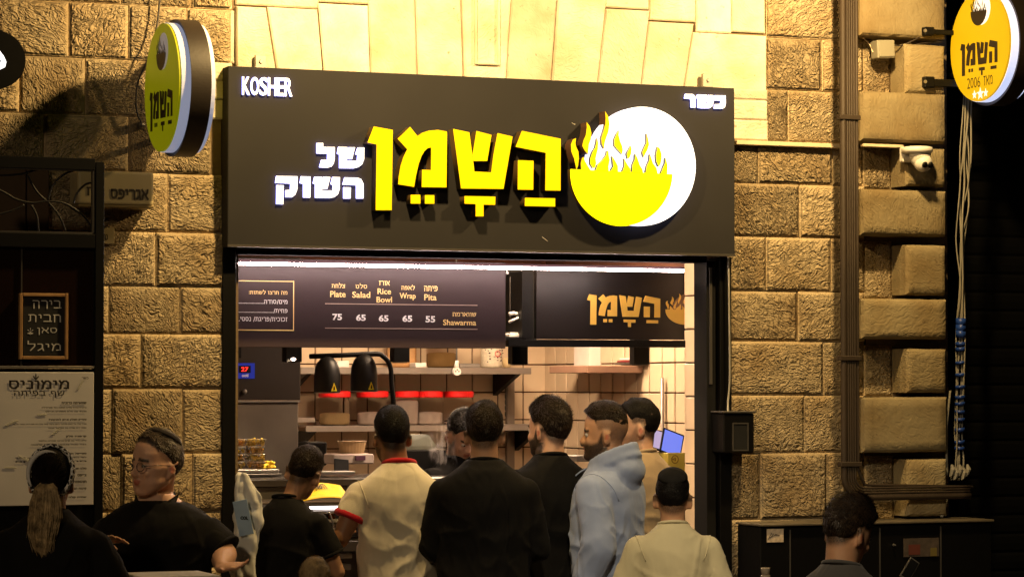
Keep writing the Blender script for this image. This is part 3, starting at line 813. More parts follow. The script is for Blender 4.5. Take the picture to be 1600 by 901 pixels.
for p in KASHER:
    place('letter', solid(L8(p), SY - .014, .010), (WHITELIT, BLUEHALO), sign)
kx = [378.5, 391.5, 405.5, 419, 433, 445, 457.5]
for i, ch in enumerate('KOSHER'):
    yo = 120.0 + i * .45
    me = text_px(ch, (kx[i] + .6, yo, kx[i + 1] - .6, yo + 28.3), SY - .014, bold=.012, depth=.010)
    front_side(me); place('letter', me, (WHITELIT, BLUEHALO), sign)
# small scratch marks on the panel
bm = nb()
for (a, b, c, d) in [(847, 370, 856, 377), (893, 192, 899, 195)]:
    p, q = ony(a, b, SY - .0015), ony(c, d, SY - .0015); tube(bm, [p, q], .0011, 4)
mk('scratch', bm, WHITEP, sign)
for i, (a, b, c, d) in enumerate([(398, 86, 415, 106), (1099, 115, 1115, 136)]):
    t = thing('fixing_plate', 'small grey steel fixing plate above the %s end of the black sign' % ('left' if i == 0 else 'right'), 'bracket', (X((a + c) / 2), -.03, Z(a, d)), 'fixing plates above the sign')
    bm = nb(); box(bm, X(a, -.05), X(c, -.05), -.052, -.03, Z(a, d, -.05), Z(a, b, -.05), bev=.002); mk('plate', bm, mat('galvanised plate', (.35, .32, .28), .5, .5), t)
    bm = nb(); cyl(bm, ((X(a, -.05) + X(c, -.05)) / 2, -.05, Z(a, (b + d) / 2, -.05)), (0, -1, 0), .010, .008, .010, 6); mk('bolt', bm, STEEL, t)
# the two floodlights over the sign (out of frame above)
FLM = mat('lit lamp glass', (1, .8, .4), .3, emit=WARM, es=3)
for i, lx in enumerate(LAMPX):
    t = thing('flood_light', 'warm floodlight on an arm above the %s part of the sign' % ('left' if i == 0 else 'right'), 'lamp', (lx, LY, LZ), 'floodlights over the sign')
    bm = nb(); box(bm, lx - .10, lx + .10, LY - .03, LY + .06, LZ + .09, LZ + .15, bev=.01); mk('housing', bm, BLACK, t)
    bm = nb(); box(bm, lx - .09, lx + .09, LY - .025, LY + .055, LZ + .083, LZ + .089); mk('lamp_glass', bm, FLM, t)
    bm = nb(); tube(bm, [(lx, LY, LZ + .15), (lx, LY + .1, LZ + .32), (lx, 0.02, LZ + .36)], .015); mk('arm', bm, BLACK, t)

# ================================================================== doorway surround
FR = thing('doorway_frame', 'black metal frame around the open takeaway front', 'frame', (X(750), .1, 0))
jx0, jx1 = X(346), X(367, .0)
DEEP = .14
bm = nb(); box(bm, jx0, jx1, -.02, DEEP, 0, zb_ - .001, bev=.002); mk('jamb', bm, BLACK, FR)
rx0, rx1 = X(1103, -.02), X(1143, -.02)
bm = nb(); box(bm, X(1122, .0), rx1, -.02, DEEP, 0, zb_ - .001, bev=.002); mk('jamb', bm, BLACK, FR)
bm = nb(); box(bm, X(1104, .0), X(1118, .0), .0, DEEP, 0, zb_ - .02, bev=.002); mk('jamb', bm, MATTEBLK, FR)
bm = nb(); box(bm, X(1109, -.01), X(1113, -.01), -.01, .0, Z(1110, 600), Z(1110, 418), bev=.001); mk('guide_rail', bm, DKSTEEL, FR)
bm = nb(); box(bm, jx1 + .001, X(1104) - .001, .0, .10, Z(750, 404), zb_ - .001); mk('head', bm, mat('dark head trim', (.004, .003, .003), .9, spec=.05), FR)
bm = nb(); box(bm, jx1 + .001, X(1104) - .001, -.004, -.0005, Z(750, 398), Z(750, 395)); mk('edge_strip', bm, mat('brown edge strip', (.04, .02, .018), .5), FR)

# LED strip under the head
led = thing('led_strip', 'long glowing white light strip under the black sign', 'light strip', (X(720), .06, Z(720, 417)))
bm = nb(); zl = Z(720, 417.3, .06)
tube(bm, [(jx1, .06, zl), (X(1068, .06), .06, zl)], .0068, 10); mk('tube', bm, mat('led tube', (1, .9, .9), .3, emit=(1, .78, .72), es=80), led)
bm = nb(); box(bm, jx1, X(1070, .06), .075, .09, zl + .009, zl + .020); mk('channel', bm, mat('dark channel', (.010, .005, .006), .8, spec=.1), led)
bm = nb(); tube(bm, [(X(793, .06), .055, zl - .004), (X(793, .06), .055, zl - .03)], .006, 8); mk('clip', bm, WHITEP, led)

# ================================================================== menu board
MY = .20
BRD = mat('dark plum menu board', (.034, .019, .020), .55, var=.06, bump=.0003, bscale=8)
mb = thing('menu_board', 'dark plum menu board with gold headings and white prices under the light strip', 'menu board', (X(560, MY), MY, Z(560, 545, MY)))
mx0, mx1 = jx1 + .001, X(790, MY)
mz0, mz1 = Z(560, 543, MY), Z(560, 423, MY)
bm = nb(); box(bm, mx0, mx1, MY, MY + .025, mz0, mz1 + .05, bev=.002); mk('panel', bm, BRD, mb)
T = MY - .002
gold, white = [], []
def tx(lst, s, x0, y0, x1, y1, b=.0): lst.append(text_px(s, (x0, y0, x1, y1), T, b))
for h, e, cx, y in [('צלחת', 'Plate', 528, 441), ('סלט', 'Salad', 564.5, 442), ('לאפה', 'Wrap', 637, 444), ('פיתה', 'Pita', 672.5, 446)]:
    w = {'Plate': 12, 'Salad': 14, 'Wrap': 12.5, 'Pita': 9.5}[e]
    tx(gold, heb(h), cx - (10 if h != 'סלט' else 9), y + .5, cx + (11 if h != 'סלט' else 9), y + 9.0, .004)
    tx(gold, e, cx - w, y + 13.5, cx + w, y + 23 + (2 if e == 'Wrap' else 0), .012)
tx(gold, heb('אורז'), 592, 438, 609, 446, .004)
tx(gold, 'Rice', 590, 450.5, 611, 459.5, .012); tx(gold, 'Bowl', 588.5, 463.5, 612.5, 472.5, .012)
tx(gold, heb('שווארמה'), 707, 487.5, 744, 494.5, .006); tx(gold, 'Shawarma', 692.5, 499, 744, 508, .012)
for s, cx, y in [('75', 527, 490), ('65', 564, 491), ('65', 599.5, 492), ('65', 636.5, 492.5), ('55', 672.5, 493.5)]:
    tx(white, s, cx - 7.5, y, cx + 7.5, y + 10, .03)
def hline(lst, xa_, xb_, y, th=.6):
    bm = nb(); box(bm, X(xa_, T, y), X(xb_, T, y), T - .0005, T + .001, Z((xa_ + xb_) / 2, y + th, T), Z((xa_ + xb_) / 2, y - th, T))
    me = bpy.data.meshes.new('t'); bm.to_mesh(me); bm.free(); lst.append(me)
rule = []
hline(rule, 508, 746, 475.5, .6); hline(rule, 508, 746, 513.2, .6)
hline(gold, 367, 459, 439, .6); hline(gold, 367, 459, 515.5, .8)
bm = nb(); box(bm, X(458.2, T), X(459.4, T), T - .0005, T + .001, Z(458, 516.3, T), Z(458, 438.5, T)); me = bpy.data.meshes.new('t'); bm.to_mesh(me); bm.free(); gold.append(me)
tx(gold, ':' + heb('מה תרצו לשתות')[0:], 389, 452.5, 449, 460, .006)
tx(white, '........................' + heb('מים/סודה'), 368, 467.5, 449, 475, .0)
tx(white, '................................' + '/' + heb('פחית'), 368, 481.5, 449, 489, .0)
tx(white, '....' + heb('זכוכית/פריגת/ נסטי'), 368, 494.5, 449, 502.5, .0)
place_all('gold_lettering', gold, GOLDTXT, mb)
place_all('white_lettering', white, WHITETXT, mb)
place_all('rule_line', rule, mat('pale rule', (.45, .34, .28), .5), mb)

# second board, further back, with the same logo
BY = .62
b2 = thing('logo_board', 'black glossy board with a gold Hebrew logo deeper inside right of the menu', 'board', (X(950, BY), BY, Z(950, 530, BY)))
sx1 = X(1068, BY)
bm = nb(); box(bm, X(838, BY), sx1 + .25, BY, BY + .03, Z(950, 530, BY), Z(950, 415, BY), bev=.002); mk('panel', bm, mat('glossy black board', (.008, .006, .006), .32, var=.05), b2)
bm = nb(); box(bm, X(792, BY), sx1 + .25, BY - .02, BY + .05, Z(950, 542, BY), Z(950, 531, BY), bev=.002); mk('rail', bm, BLACK, b2)
def remap(poly, M):  # photo pixels of the big logo -> pixels of the small one
    return [(M[0] + (x - 585) * M[1], M[2] + (y - 198) * M[3]) for x, y in poly]
Mx = (921.5, (1032 - 921.5) / (877 - 585), 459.5, (507.5 - 459.5) / (330 - 198))
g = [solid(remap(n[0], Mx), BY - .004, .003) for n in NAME]
GOLDP = mat('gold foil', (.62, .40, .08), .4, .2)
for me in g: place('letter', me, GOLDP, b2)
Mb = (1039, .44, 456, .42)
def rb(poly, o=(1040, 457)): return [(o[0] + (x - 891) * .395, o[1] + (y - 168) * .27) for x, y in poly]
place('emblem_disc', solid(rb(L3(DISC)), BY - .003, .002), mat('brown foil', (.16, .09, .05), .4), b2)
place('bowl', solid(rb(L3(BOWL)), BY - .006, .002), GOLDP, b2)
place_all('flame', [solid(rb(L3(f)), BY - .0062, .002) for f in FL], GOLDP, b2)

# dark cabinet between boards, with clutter on its shelf
cab = thing('open_cabinet', 'narrow black open cabinet between the menu board and the logo board', 'cabinet', (X(813, .62), .7, Z(813, 530, .62)))
bm = nb(); box(bm, X(822, .55), X(838, .55), .60, .9, Z(813, 530, .6), Z(813, 424, .6)); mk('side_panel', bm, BLACK, cab)
bm = nb(); box(bm, X(775, .9), X(838, .9), .9, .93, Z(813, 540, .8), Z(813, 415, .8)); mk('back_panel', bm, MATTEBLK, cab)
bm = nb(); box(bm, X(785, .6), X(822, .6), .60, .9, Z(813, 531, .6), Z(813, 527.5, .6)); mk('shelf', bm, BLACK, cab)
bm = nb()
for px in (797, 812, 816, 819): tube(bm, [(X(px, .75), .75, Z(px, 432, .75)), (X(px, .75), .75, Z(px, 505, .75))], .0028, 6)
mk('cable', bm, DKSTEEL, cab)
zs = Z(805, 527, .68)
bm = nb(); box(bm, X(793, .66), X(818, .66), .64, .80, zs, zs + .018, bev=.003); box(bm, X(796, .66), X(814, .66), .65, .79, zs + .0185, zs + .026)
tag(mk('paper_stack', bm, WHITEP, loc=(X(805, .66), .7, zs)), 'stack of white papers on the shelf of the narrow black cabinet', 'paper')
bm = nb(); box(bm, X(812, .70), X(821, .70), .69, .80, zs + .03, zs + .10, bev=.004)
tag(mk('green_box', bm, mat('green card', (.02, .09, .03), .5), loc=(X(816, .70), .72, zs + .03)), 'small green box beside the papers on the black cabinet shelf', 'box')
bm = nb(); tube(bm, [(X(795, .66), .66, zs + .075), (X(804, .66), .65, zs + .09), (X(818, .66), .66, zs + .11)], [.008, .006, .012]); tube(bm, [(X(796, .66), .66, zs + .115), (X(803, .66), .66, zs + .12), (X(812, .66), .66, zs + .11)], .010)
tag(mk('rolled_receipts', bm, WHITEP, smooth=True, loc=(X(805, .66), .66, zs + .08)), 'crumpled pale receipts above the papers in the narrow black cabinet', 'paper')

# posts hanging from the boards
for i, (a, b, y0, y1, yy) in enumerate([(615.5, 640.5, 540, 565.5, .8), (800.5, 825, 540, 568.5, .75), (991, 1014.5, 540, 569, .75), (447, 472, 540, 565, .8)]):
    lab = ['black hanging bracket in front of the wooden cutting board', 'black hanging bracket below the narrow black cabinet', 'black hanging bracket beside the white carton under the logo board', 'black hanging spotlight box in front of the grey oven'][i]
    t = thing('hanging_bracket', lab, 'bracket', (X((a + b) / 2, yy), yy, Z(a, y1, yy)), 'black brackets hanging under the boards')
    bm = nb(); box(bm, X(a, yy), X(b, yy), yy, yy + .06, Z(a, y1, yy), Z(a, 520, yy), bev=.002); mk('post', bm, BLACK, t)
    bm = nb(); box(bm, X(a, yy) + .01, X(b, yy) - .01, yy + .01, yy + .05, Z(a, y1, yy) - .004, Z(a, y1, yy) - .0005); mk('foot', bm, DKSTEEL, t)
    if i == 3:
        bm = nb(); ell(bm, (X(459, yy - .01), yy - .006, Z(459, 561, yy)), .013, .008, .008); mk('bulb', bm, mat('spot bulb', (1, .8, .7), .3, emit=(1, .78, .65), es=6), t)
        lamp('spot_beam', 'SPOT', (X(459, yy - .02), yy - .02, Z(459, 563, yy)), 30, (1, .74, .45), .02, (X(400, .95), 1.0, Z(400, 700, .95)), R(90), .8)

# ================================================================== shop interior shell
IY = 3.9
XI = X(852, IY, 560)             # right side wall
XLI = X(335, .34)
INW = mat('interior plaster', (.22, .16, .12), .8)
bm = nb(); box(bm, XLI - .4, XI + .4, .34, IY + .3, -.05, .02); tag(mk('shop_floor', bm, mat('shop floor', (.12, .09, .07), .5), loc=(0, 2, 0)), kind='structure')
bm = nb(); box(bm, XLI - .4, XI + .4, .335, IY + .3, 2.85, 3.0); tag(mk('shop_ceiling', bm, mat('shop ceiling', (.45, .38, .30), .8), loc=(0, 2, 2.85)), kind='structure')
bm = nb(); box(bm, XLI - .15, XLI, .335, IY, 0, 2.849); tag(mk('inner_side_wall', bm, INW, loc=(XLI, 2, 0)), 'plain inner left wall of the takeaway kitchen', 'wall')
GROUT = mat('brown grout', (.07, .022, .010), .9)
TILE = mat('cream glazed tile', (.64, .50, .34), .28, var=.10, scale=2.2, coat=.2)
TS = .1695
def tile_mesh(w, h, axis, jit=.0):
    """a glazed tile with bevelled rim, centred; axis 'y' faces -y, 'x' faces -x"""
    bm = nb(); box(bm, -w / 2 + (.0036 if axis == 'y' else .0065), w / 2 - (.0036 if axis == 'y' else .0065), -.006, .004, -h / 2 + .0036, h / 2 - .0036, bev=.003)
    if axis == 'x': bmesh.ops.rotate(bm, verts=bm.verts, cent=(0, 0, 0), matrix=Matrix.Rotation(R(-90), 3, 'Z'))
    me = bpy.data.meshes.new('tile'); bm.to_mesh(me); bm.free(); me.materials.append(TILE); return me
# photo: grout lines of the back wall at y = 569, 612, 655 ...
zrow = Z(820, 569.5, IY)
bw = thing('tiled_back_wall', 'cream square tiled back wall of the kitchen behind the shelves', 'wall', (0, IY, 0))
bm = nb(); box(bm, XLI, XI + .1, IY + .004, IY + .12, 0, 2.849); mk('grout_bed', bm, GROUT, bw)
tm = tile_mesh(TS, TS, 'y')
xg = X(817, IY)
k0 = -11
for k in range(-13, 2):
    for r in range(-7, 3):
        x = xg + (k + .5) * TS; z = zrow + (r + .5) * TS
        if x > XI - .01 or x < XLI: continue
        o = bpy.data.objects.new('tile', tm); COL.objects.link(o); o.location = (x, IY + random.uniform(-.0012, .0012), z)
        o.rotation_euler = (random.uniform(-.004, .004), 0, random.uniform(-.004, .004)); o.parent = bw; o.matrix_parent_inverse = Matrix.Translation(-Vector(bw.location))
sw = thing('tiled_side_wall', 'cream tiled side wall of the kitchen with tall looking tiles behind the customers', 'wall', (XI, 2, 0))
bm = nb(); box(bm, XI + .004, XI + .12, .34, IY, 0, 2.849); mk('grout_bed', bm, GROUT, sw)
tmx = tile_mesh(TS, TS, 'x')
for k in range(0, 17):
    for r in range(-7, 3):
        y = IY - (k + .5) * TS; z = zrow + (r + .5) * TS
        o = bpy.data.objects.new('tile', tmx); COL.objects.link(o); o.location = (XI + random.uniform(-.0012, .0012), y, z)
        o.rotation_euler = (0, random.uniform(-.004, .004), random.uniform(-.004, .004)); o.parent = sw; o.matrix_parent_inverse = Matrix.Translation(-Vector(sw.location))
# near pier with tiles facing the opening
PY0, PY1 = .145, .62
XPJ = onx(1070, 500, 0).x if False else ony(1070, 500, PY1).x
pier = thing('tiled_pier', 'bright cream tiled pier just inside the right side of the opening', 'pier', (XPJ, .3, 0))
bm = nb(); box(bm, XPJ + .004, XPJ + .3, PY0 + .004, PY1, 0, Z(1085, 404, .2)); mk('grout_bed', bm, GROUT, pier)
zz0 = Z(1080, 514, .5)
for r in range(-9, 2):
    z = zz0 + (r + .5) * TS
    yk = PY1
    while yk > PY0 + .02:
        w = min(TS, yk - PY0)
        me = tmx if abs(w - TS) < .001 else tile_mesh(w, TS, 'x')
        o = bpy.data.objects.new('tile', me); COL.objects.link(o); o.location = (XPJ, yk - w / 2, z); o.parent = pier; o.matrix_parent_inverse = Matrix.Translation(-Vector(pier.location)); yk -= TS

# kitchen ceiling lights (behind the boards, they light the kitchen)
for i, (x, y) in enumerate([(X(620, 2.6), 2.5), (X(900, 2.0), 2.2), (X(820, .5), .50)]):
    t = thing('ceiling_light', 'square kitchen ceiling light, %s, hidden behind the boards' % ['over the left shelves', 'over the right shelf', 'just behind the logo board'][i], 'ceiling light', (x, y, 2.82), 'kitchen ceiling lights')
    bm = nb(); box(bm, x - .17, x + .17, y - .17, y + .17, 2.825, 2.849, bev=.003); mk('frame', bm, WHITEP, t)
    bm = nb(); box(bm, x - .15, x + .15, y - .15, y + .15, 2.818, 2.8245); mk('diffuser', bm, mat('lit diffuser', (1, .85, .7), .4, emit=(1, .70, .45), es=[170, 85, 130][i]), t)
# ================================================================== kitchen contents
STL2 = mat('satin shelf steel', (.27, .23, .20), .38, .55, bump=.0004, bscale=70)
def bxt(name, label, cat, x0, x1, y0, y1, z0, z1, m, bev=.004, parent=None):
    bm = nb(); box(bm, x0, x1, y0, y1, z0, z1, bev=bev)
    if parent: return mk(name, bm, m, parent)
    return tag(mk(name, bm, m, loc=((x0 + x1) / 2, (y0 + y1) / 2, z0)), label, cat)
# oven at the left
OY = 1.5
ov = thing('oven', 'tall dark steel oven at the left with a blue sticker and red display', 'oven', (X(420, OY), OY, 0))
ox0, ox1 = XLI + .01, X(470, OY)
zs1 = Z(420, 626, OY)
bm = nb(); box(bm, ox0, ox1, OY, OY + .7, zs1 + .004, 2.5, bev=.004); mk('upper_door', bm, mat('dark brown enamel', (.022, .016, .013), .4), ov)
bm = nb(); box(bm, ox0, ox1 - .01, OY + .003, OY + .7, .9, zs1 - .006, bev=.004); mk('body', bm, mat('grey steel', (.16, .14, .12), .42, .4, bump=.0003), ov)
bm = nb(); box(bm, ox0, ox1 - .004, OY - .01, OY + .002, zs1 - .006, zs1 + .003); mk('trim', bm, STEEL, ov)
sx0, sx1, sz0, sz1 = X(367, OY), X(398, OY), Z(380, 591, OY), Z(380, 567, OY)
bm = nb(); box(bm, sx0, sx1, OY - .004, OY - .0005, sz0, sz1); mk('blue_sticker', bm, mat('blue sticker', (.01, .03, .42), .4, emit=(.01, .03, .5), es=.25), ov)
bm = nb(); box(bm, X(373, OY), X(391.5, OY), OY - .007, OY - .0045, Z(380, 582, OY), Z(380, 571, OY)); mk('display', bm, MATTEBLK, ov)
place('digits', text_px('27', (377, 573, 388, 580), OY - .009, .02), mat('red led', (.5, 0, 0), .5, emit=(1, .03, .02), es=2), ov)
place('lettering', text_px('ooti', (378, 583.5, 388, 588.5), OY - .006, .02), WHITETXT, ov)
bm = nb(); ell(bm, (X(382, OY), OY - .012, Z(382, 611, OY)), .012, .012, .012); mk('knob', bm, STEEL, ov, True)
bm = nb(); box(bm, X(367, OY), X(377, OY), OY - .004, OY - .0005, Z(372, 559, OY), Z(372, 540, OY)); mk('notice', bm, MATTEBLK, ov)

# shelves
def shelf(label, pxa, pxb, pyt, pyb, depth, extra=None):
    yf = IY - depth; pm = (pxa + pxb) / 2
    x0, x1 = X(pxa, yf, pyt), X(pxb, yf, pyt)
    zt, zb = Z(pm, pyt, yf), Z(pm, pyb, yf)
    t = thing('shelf', label, 'shelf', (x0, yf, zb), 'steel wall shelves in the kitchen')
    bm = nb(); box(bm, x0, x1, yf, IY - .02, zt - .008, zt, bev=.001); box(bm, x0, x1, yf - .002, yf + .006, zb, zt + .0005, bev=.001); mk('board', bm, STL2, t)
    for bx in (pxb - 20, pxa + 12):
        xb_ = X(bx, yf, pyt)
        bm = nb()
        v = [bm.verts.new(p) for p in [(xb_, yf + .03, zb), (xb_ + .03, yf + .03, zb), (xb_, IY - .01, zb), (xb_ + .03, IY - .01, zb), (xb_, IY - .01, zb - .13), (xb_ + .03, IY - .01, zb - .13)]]
        for f in ((0, 1, 5, 4), (0, 2, 3, 1), (2, 4, 5, 3), (0, 4, 2), (1, 3, 5)): bm.faces.new([v[i] for i in f])
        mk('bracket', bm, BLACK, t)
    return t, yf, zt
s1, yf1, zsh1 = shelf('upper steel wall shelf carrying the cutting board and grain jars', 470, 830, 574, 584, .42)
s2, yf2, zsh2 = shelf('lower steel wall shelf carrying the red lidded jars', 478, 862, 664, 673, .40)
bm = nb(); box(bm, X(789, IY), X(801, IY), IY - .035, IY - .002, Z(795, 740, IY), Z(795, 586, IY), bev=.002)
tag(mk('shelf_upright', bm, STL2, loc=(X(795, IY), IY, Z(795, 740, IY))), 'vertical steel shelf rail fixed to the back tiles under the upper shelf', 'rail')
bm = nb()
for k in range(5): ell(bm, (X(790.5, IY - .05), IY - .045, Z(790, 610 + k * 9, IY - .05)), .006, .005, .018)
tag(mk('chain', bm, DKSTEEL, smooth=True, loc=(X(790, IY - .05), IY - .045, Z(790, 650, IY))), 'short dark chain hanging beside the steel shelf rail', 'chain')

# on the upper shelf
yy = yf1 + .10
bm = nb(); x0, x1 = X(606, yy + .12), X(651, yy + .12)
box(bm, x0, x1, yy + .12, yy + .145, zsh1, zsh1 + .40, bev=.02, seg=3)
tag(mk('cutting_board', bm, WOOD, loc=(x0, yy + .12, zsh1)), 'orange wooden cutting board leaning upright on the upper shelf', 'cutting board')
def jar(pxc, wpx, ytop_px, yfront, zb, label, content, fill, lid=None, h=None, group=None, name='storage_jar', body=None, lidpx=None):
    x = X(pxc, yfront + .09); r = wpx / 2 / 251 / .92
    hh = h if h else Z(pxc, ytop_px, yfront + .09) - zb
    t = thing(name, label, 'jar', (x, yfront + .09, zb), group)
    c = (x, yfront + .09, zb + .001)
    bm = nb(); lathe(bm, c, [(r * .9, 0), (r, .015), (r, hh * .82), (r * .93, hh * .92), (r * .93, hh)], 28, cap=True); mk('glass', bm, body or mat('thin clear plastic', (.97, .93, .9), .03, trans=1.0, ior=1.03, var=0), t, True)
    if fill:
        bm = nb(); lathe(bm, (x, yfront + .09, zb + .006), [(r * .86, 0), (r * .93, .012), (r * .93, hh * fill * .93), (r * .80, hh * fill), (r * .3, hh * fill * 1.06)], 24); mk('contents', bm, content, t, True)
    if lid:
        bm = nb(); lathe(bm, (x, yfront + .09, zb + hh), [(r * 1.0, -.002), (r * 1.04, .004), (r * 1.03, .032), (r * .96, .036)], 28); mk('lid', bm, lid, t, False)
    return t
GRAIN = mat('yellow grain', (.42, .27, .10), .8, bump=.003, bscale=200)
FLOUR = mat('white powder', (.75, .66, .60), .9, bump=.003, bscale=60)
BEIGE = mat('beige spice', (.50, .38, .20), .9, bump=.003, bscale=80)
jar(690, 43, 520, yy, zsh1, 'wide jar of yellow grain on the upper shelf right of the cutting board', GRAIN, .40)
jar(768, 31, 535, yy, zsh1, 'jar with a printed white label at the right end of the upper shelf', BEIGE, .12, body=mat('printed jar', (.66, .58, .44), .4, var=.15, scale=60))
pj = bpy.data.objects[[o.name for o in bpy.data.objects if o.name.startswith('storage_jar')][-1]]
bm = nb()
for k in range(26):
    a = R(-150 + random.uniform(0, 120)); r = .0685
    px_, pz_ = pj.location.x + r * math.cos(a), zsh1 + random.uniform(.035, .16)
    ell(bm, (px_, pj.location.y + r * math.sin(a), pz_), .008 * random.uniform(.4, 1.2), .002, .003 * random.uniform(.6, 1.8), seg=6)
mk('print', bm, mat('dark print', (.05, .04, .04), .5), pj)
bm = nb(); tube(bm, [(pj.location.x + .012 + .017 * math.cos(t) * (1 if True else 0), pj.location.y - .071, zsh1 + .085 + .016 * math.sin(t)) for t in [k * math.pi / 6 for k in range(12)] + [0]], .0022, 5); mk('red_emblem', bm, RED, pj)
bm = nb(); box(bm, X(649, yy), X(667, yy), yy, yy + .1, zsh1, zsh1 + .03, bev=.004)
tag(mk('tray', bm, WHITEP, loc=(X(658, yy), yy, zsh1)), 'small white tray beside the wooden cutting board on the upper shelf', 'tray')
bm = nb(); box(bm, X(718, yy), X(751, yy), yy, yy + .16, zsh1, zsh1 + .027, bev=.004)
tag(mk('tray', bm, STEEL, loc=(X(735, yy), yy, zsh1)), 'shallow steel tray between the grain jar and the printed jar', 'tray')
bm = nb(); box(bm, X(527, yy), X(546, yy), yy, yy + .10, zsh1, zsh1 + .04, bev=.004)
tag(mk('tray', bm, WHITEP, loc=(X(535, yy), yy, zsh1)), 'pale tray on the upper shelf seen between the two heat lamps', 'tray')
bm = nb(); ell(bm, (X(797, yy), yy + .05, zsh1 + .03), .03, .03, .035)
tag(mk('spice_ball', bm, BEIGE, smooth=True, loc=(X(797, yy), yy + .05, zsh1)), 'small brown bundle at the far right end of the upper shelf', 'bundle')
# hanging power strip end
hy = yf1 - .03
t = thing('hanging_socket', 'white socket hanging on its cord in front of the upper shelf', 'socket', (X(713, hy), hy, Z(713, 586, hy)))
bm = nb(); cyl(bm, (X(712.5, hy), hy, Z(713, 580, hy)), (0, -1, 0), .027, .024, .022, 24)
mk('housing', bm, WHITEP, t)
bm = nb(); loft(bm, [((X(712.5, hy), hy - .01, Z(713, 576, hy)), (.018, 0, 0), (0, .012, 0)), ((X(713.5, hy), hy - .005, Z(713, 563, hy)), (.010, 0, 0), (0, .010, 0))], 12); mk('neck', bm, WHITEP, t, True)
bm = nb(); tube(bm, [(X(713.5, hy), hy, Z(713, 565, hy)), (X(713, hy), hy, 2.8)], .006, 8); mk('cord', bm, DKSTEEL, t)
for dx, dz in ((-.010, 0), (.010, 0), (0, .010)):
    bm = nb(); cyl(bm, (X(712.5, hy) + dx, hy - .0215, Z(713, 580, hy) + dz), (0, -1, 0), .0042, .0042, .002, 10); mk('socket_hole', bm, BLACK, t)

# red-lidded jars on the lower shelf
yy = yf2 + .06
JG = 'red lidded jars on the lower shelf'
jar(523, 43, 620, yy, zsh2, 'red lidded jar of beige spice, leftmost on the lower shelf', BEIGE, .40, RED, group=JG)
jar(582, 43, 620, yy, zsh2, 'red lidded jar half full of white powder behind the curved lamp arm', FLOUR, .42, RED, group=JG)
jar(634, 36, 620, yy, zsh2, 'red lidded jar nearly full of white powder, right of the lamp post', FLOUR, .85, RED, group=JG)
jar(671, 38, 620, yy, zsh2, 'red lidded jar of white powder, second from the right on the lower shelf', FLOUR, .42, RED, group=JG)
jar(716, 42, 620, yy, zsh2, 'empty looking red lidded jar, rightmost on the lower shelf', FLOUR, .0, RED, group=JG)
bm = nb(); box(bm, X(455, yy), X(497, yy), yy + .05, yy + .12, Z(480, 660, yy), Z(480, 652, yy), bev=.003)
tag(mk('wall_rail', bm, STL2, loc=(X(476, yy), yy, Z(480, 660, yy))), 'short steel rail on the tiles left of the lower shelf', 'rail')

# right shelf with a carton
ry = 3.0
rx0, rx1 = X(897, ry), XI - .01
rz = Z(940, 571, ry)
t = thing('shelf', 'brown corner shelf at the right carrying a white carton and trays', 'shelf', (rx0, ry, rz - .03))
bm = nb(); box(bm, rx0, rx1, ry, ry + .33, rz - .030, rz, bev=.003); mk('board', bm, mat('brown shelf edge', (.26, .15, .10), .5), t)
bm = nb(); box(bm, rx1 - .35, rx1, ry - .55, ry - .001, rz - .045, rz - .004, bev=.003); mk('return_board', bm, mat('brown shelf edge', (.2, .1, .1)), t)
bm = nb(); x = X(977, ry + .2)
v = [bm.verts.new(p) for p in [(x, ry + .05, rz - .03), (x + .02, ry + .05, rz - .03), (x, ry + .3, rz - .03), (x + .02, ry + .3, rz - .03), (x, ry + .3, rz - .2), (x + .02, ry + .3, rz - .2)]]
for f in ((0, 1, 5, 4), (0, 2, 3, 1), (2, 4, 5, 3), (0, 4, 2), (1, 3, 5)): bm.faces.new([v[i] for i in f])
mk('bracket', bm, STL2, t)
cy = ry + .06
t = thing('carton', 'white printed carton on the corner shelf at the right', 'box', (X(950, cy), cy, rz))
bm = nb(); box(bm, X(920, cy), X(1022, cy), cy, cy + .22, rz, Z(960, 535, cy), bev=.002); mk('body', bm, mat('white card', (.74, .68, .62), .7, bump=.0004, bscale=20), t)
bm = nb(); box(bm, X(938.5, cy), X(939.3, cy), cy - .001, cy - .0003, rz, Z(940, 536, cy)); mk('seam', bm, mat('card seam', (.25, .18, .15), .8), t)
place_all('lettering', ([text_px(heb('חזק בפיתה'), (964, 546.5, 996, 552.5), cy - .003, .02), text_px('Mediterranean st. 2', (945, 562, 975, 565), cy - .003, .02)]), mat('dark print', (.05, .04, .04)), t)
for k in range(3):
    tag(bxt('document_tray', '', '', X(988 + k * 4, ry - .5), X(1066, ry - .5), ry - .62 + k * .02, ry - .25, rz + .003 + k * .014, rz + .014 + k * .014, [DKSTEEL, mat('maroon card', (.2, .03, .03)), WHITEP][k], .002),
        ['grey document tray, lowest of the stack on the corner shelf', 'maroon folder in the middle of the stack on the corner shelf', 'pale folder on top of the stack on the corner shelf'][k], 'tray', 'stack of folders on the corner shelf')

# wall cabinet / pipe on side wall
bm = nb(); tube(bm, [(XI - .03, 2.15, Z(1040, 590, 2.2)), (XI - .03, 2.15, .9)], .012, 8)
tag(mk('wall_pipe', bm, STL2, smooth=True, loc=(XI - .03, 2.15, .9)), 'thin vertical pipe on the right tiled wall near the tablets', 'pipe')

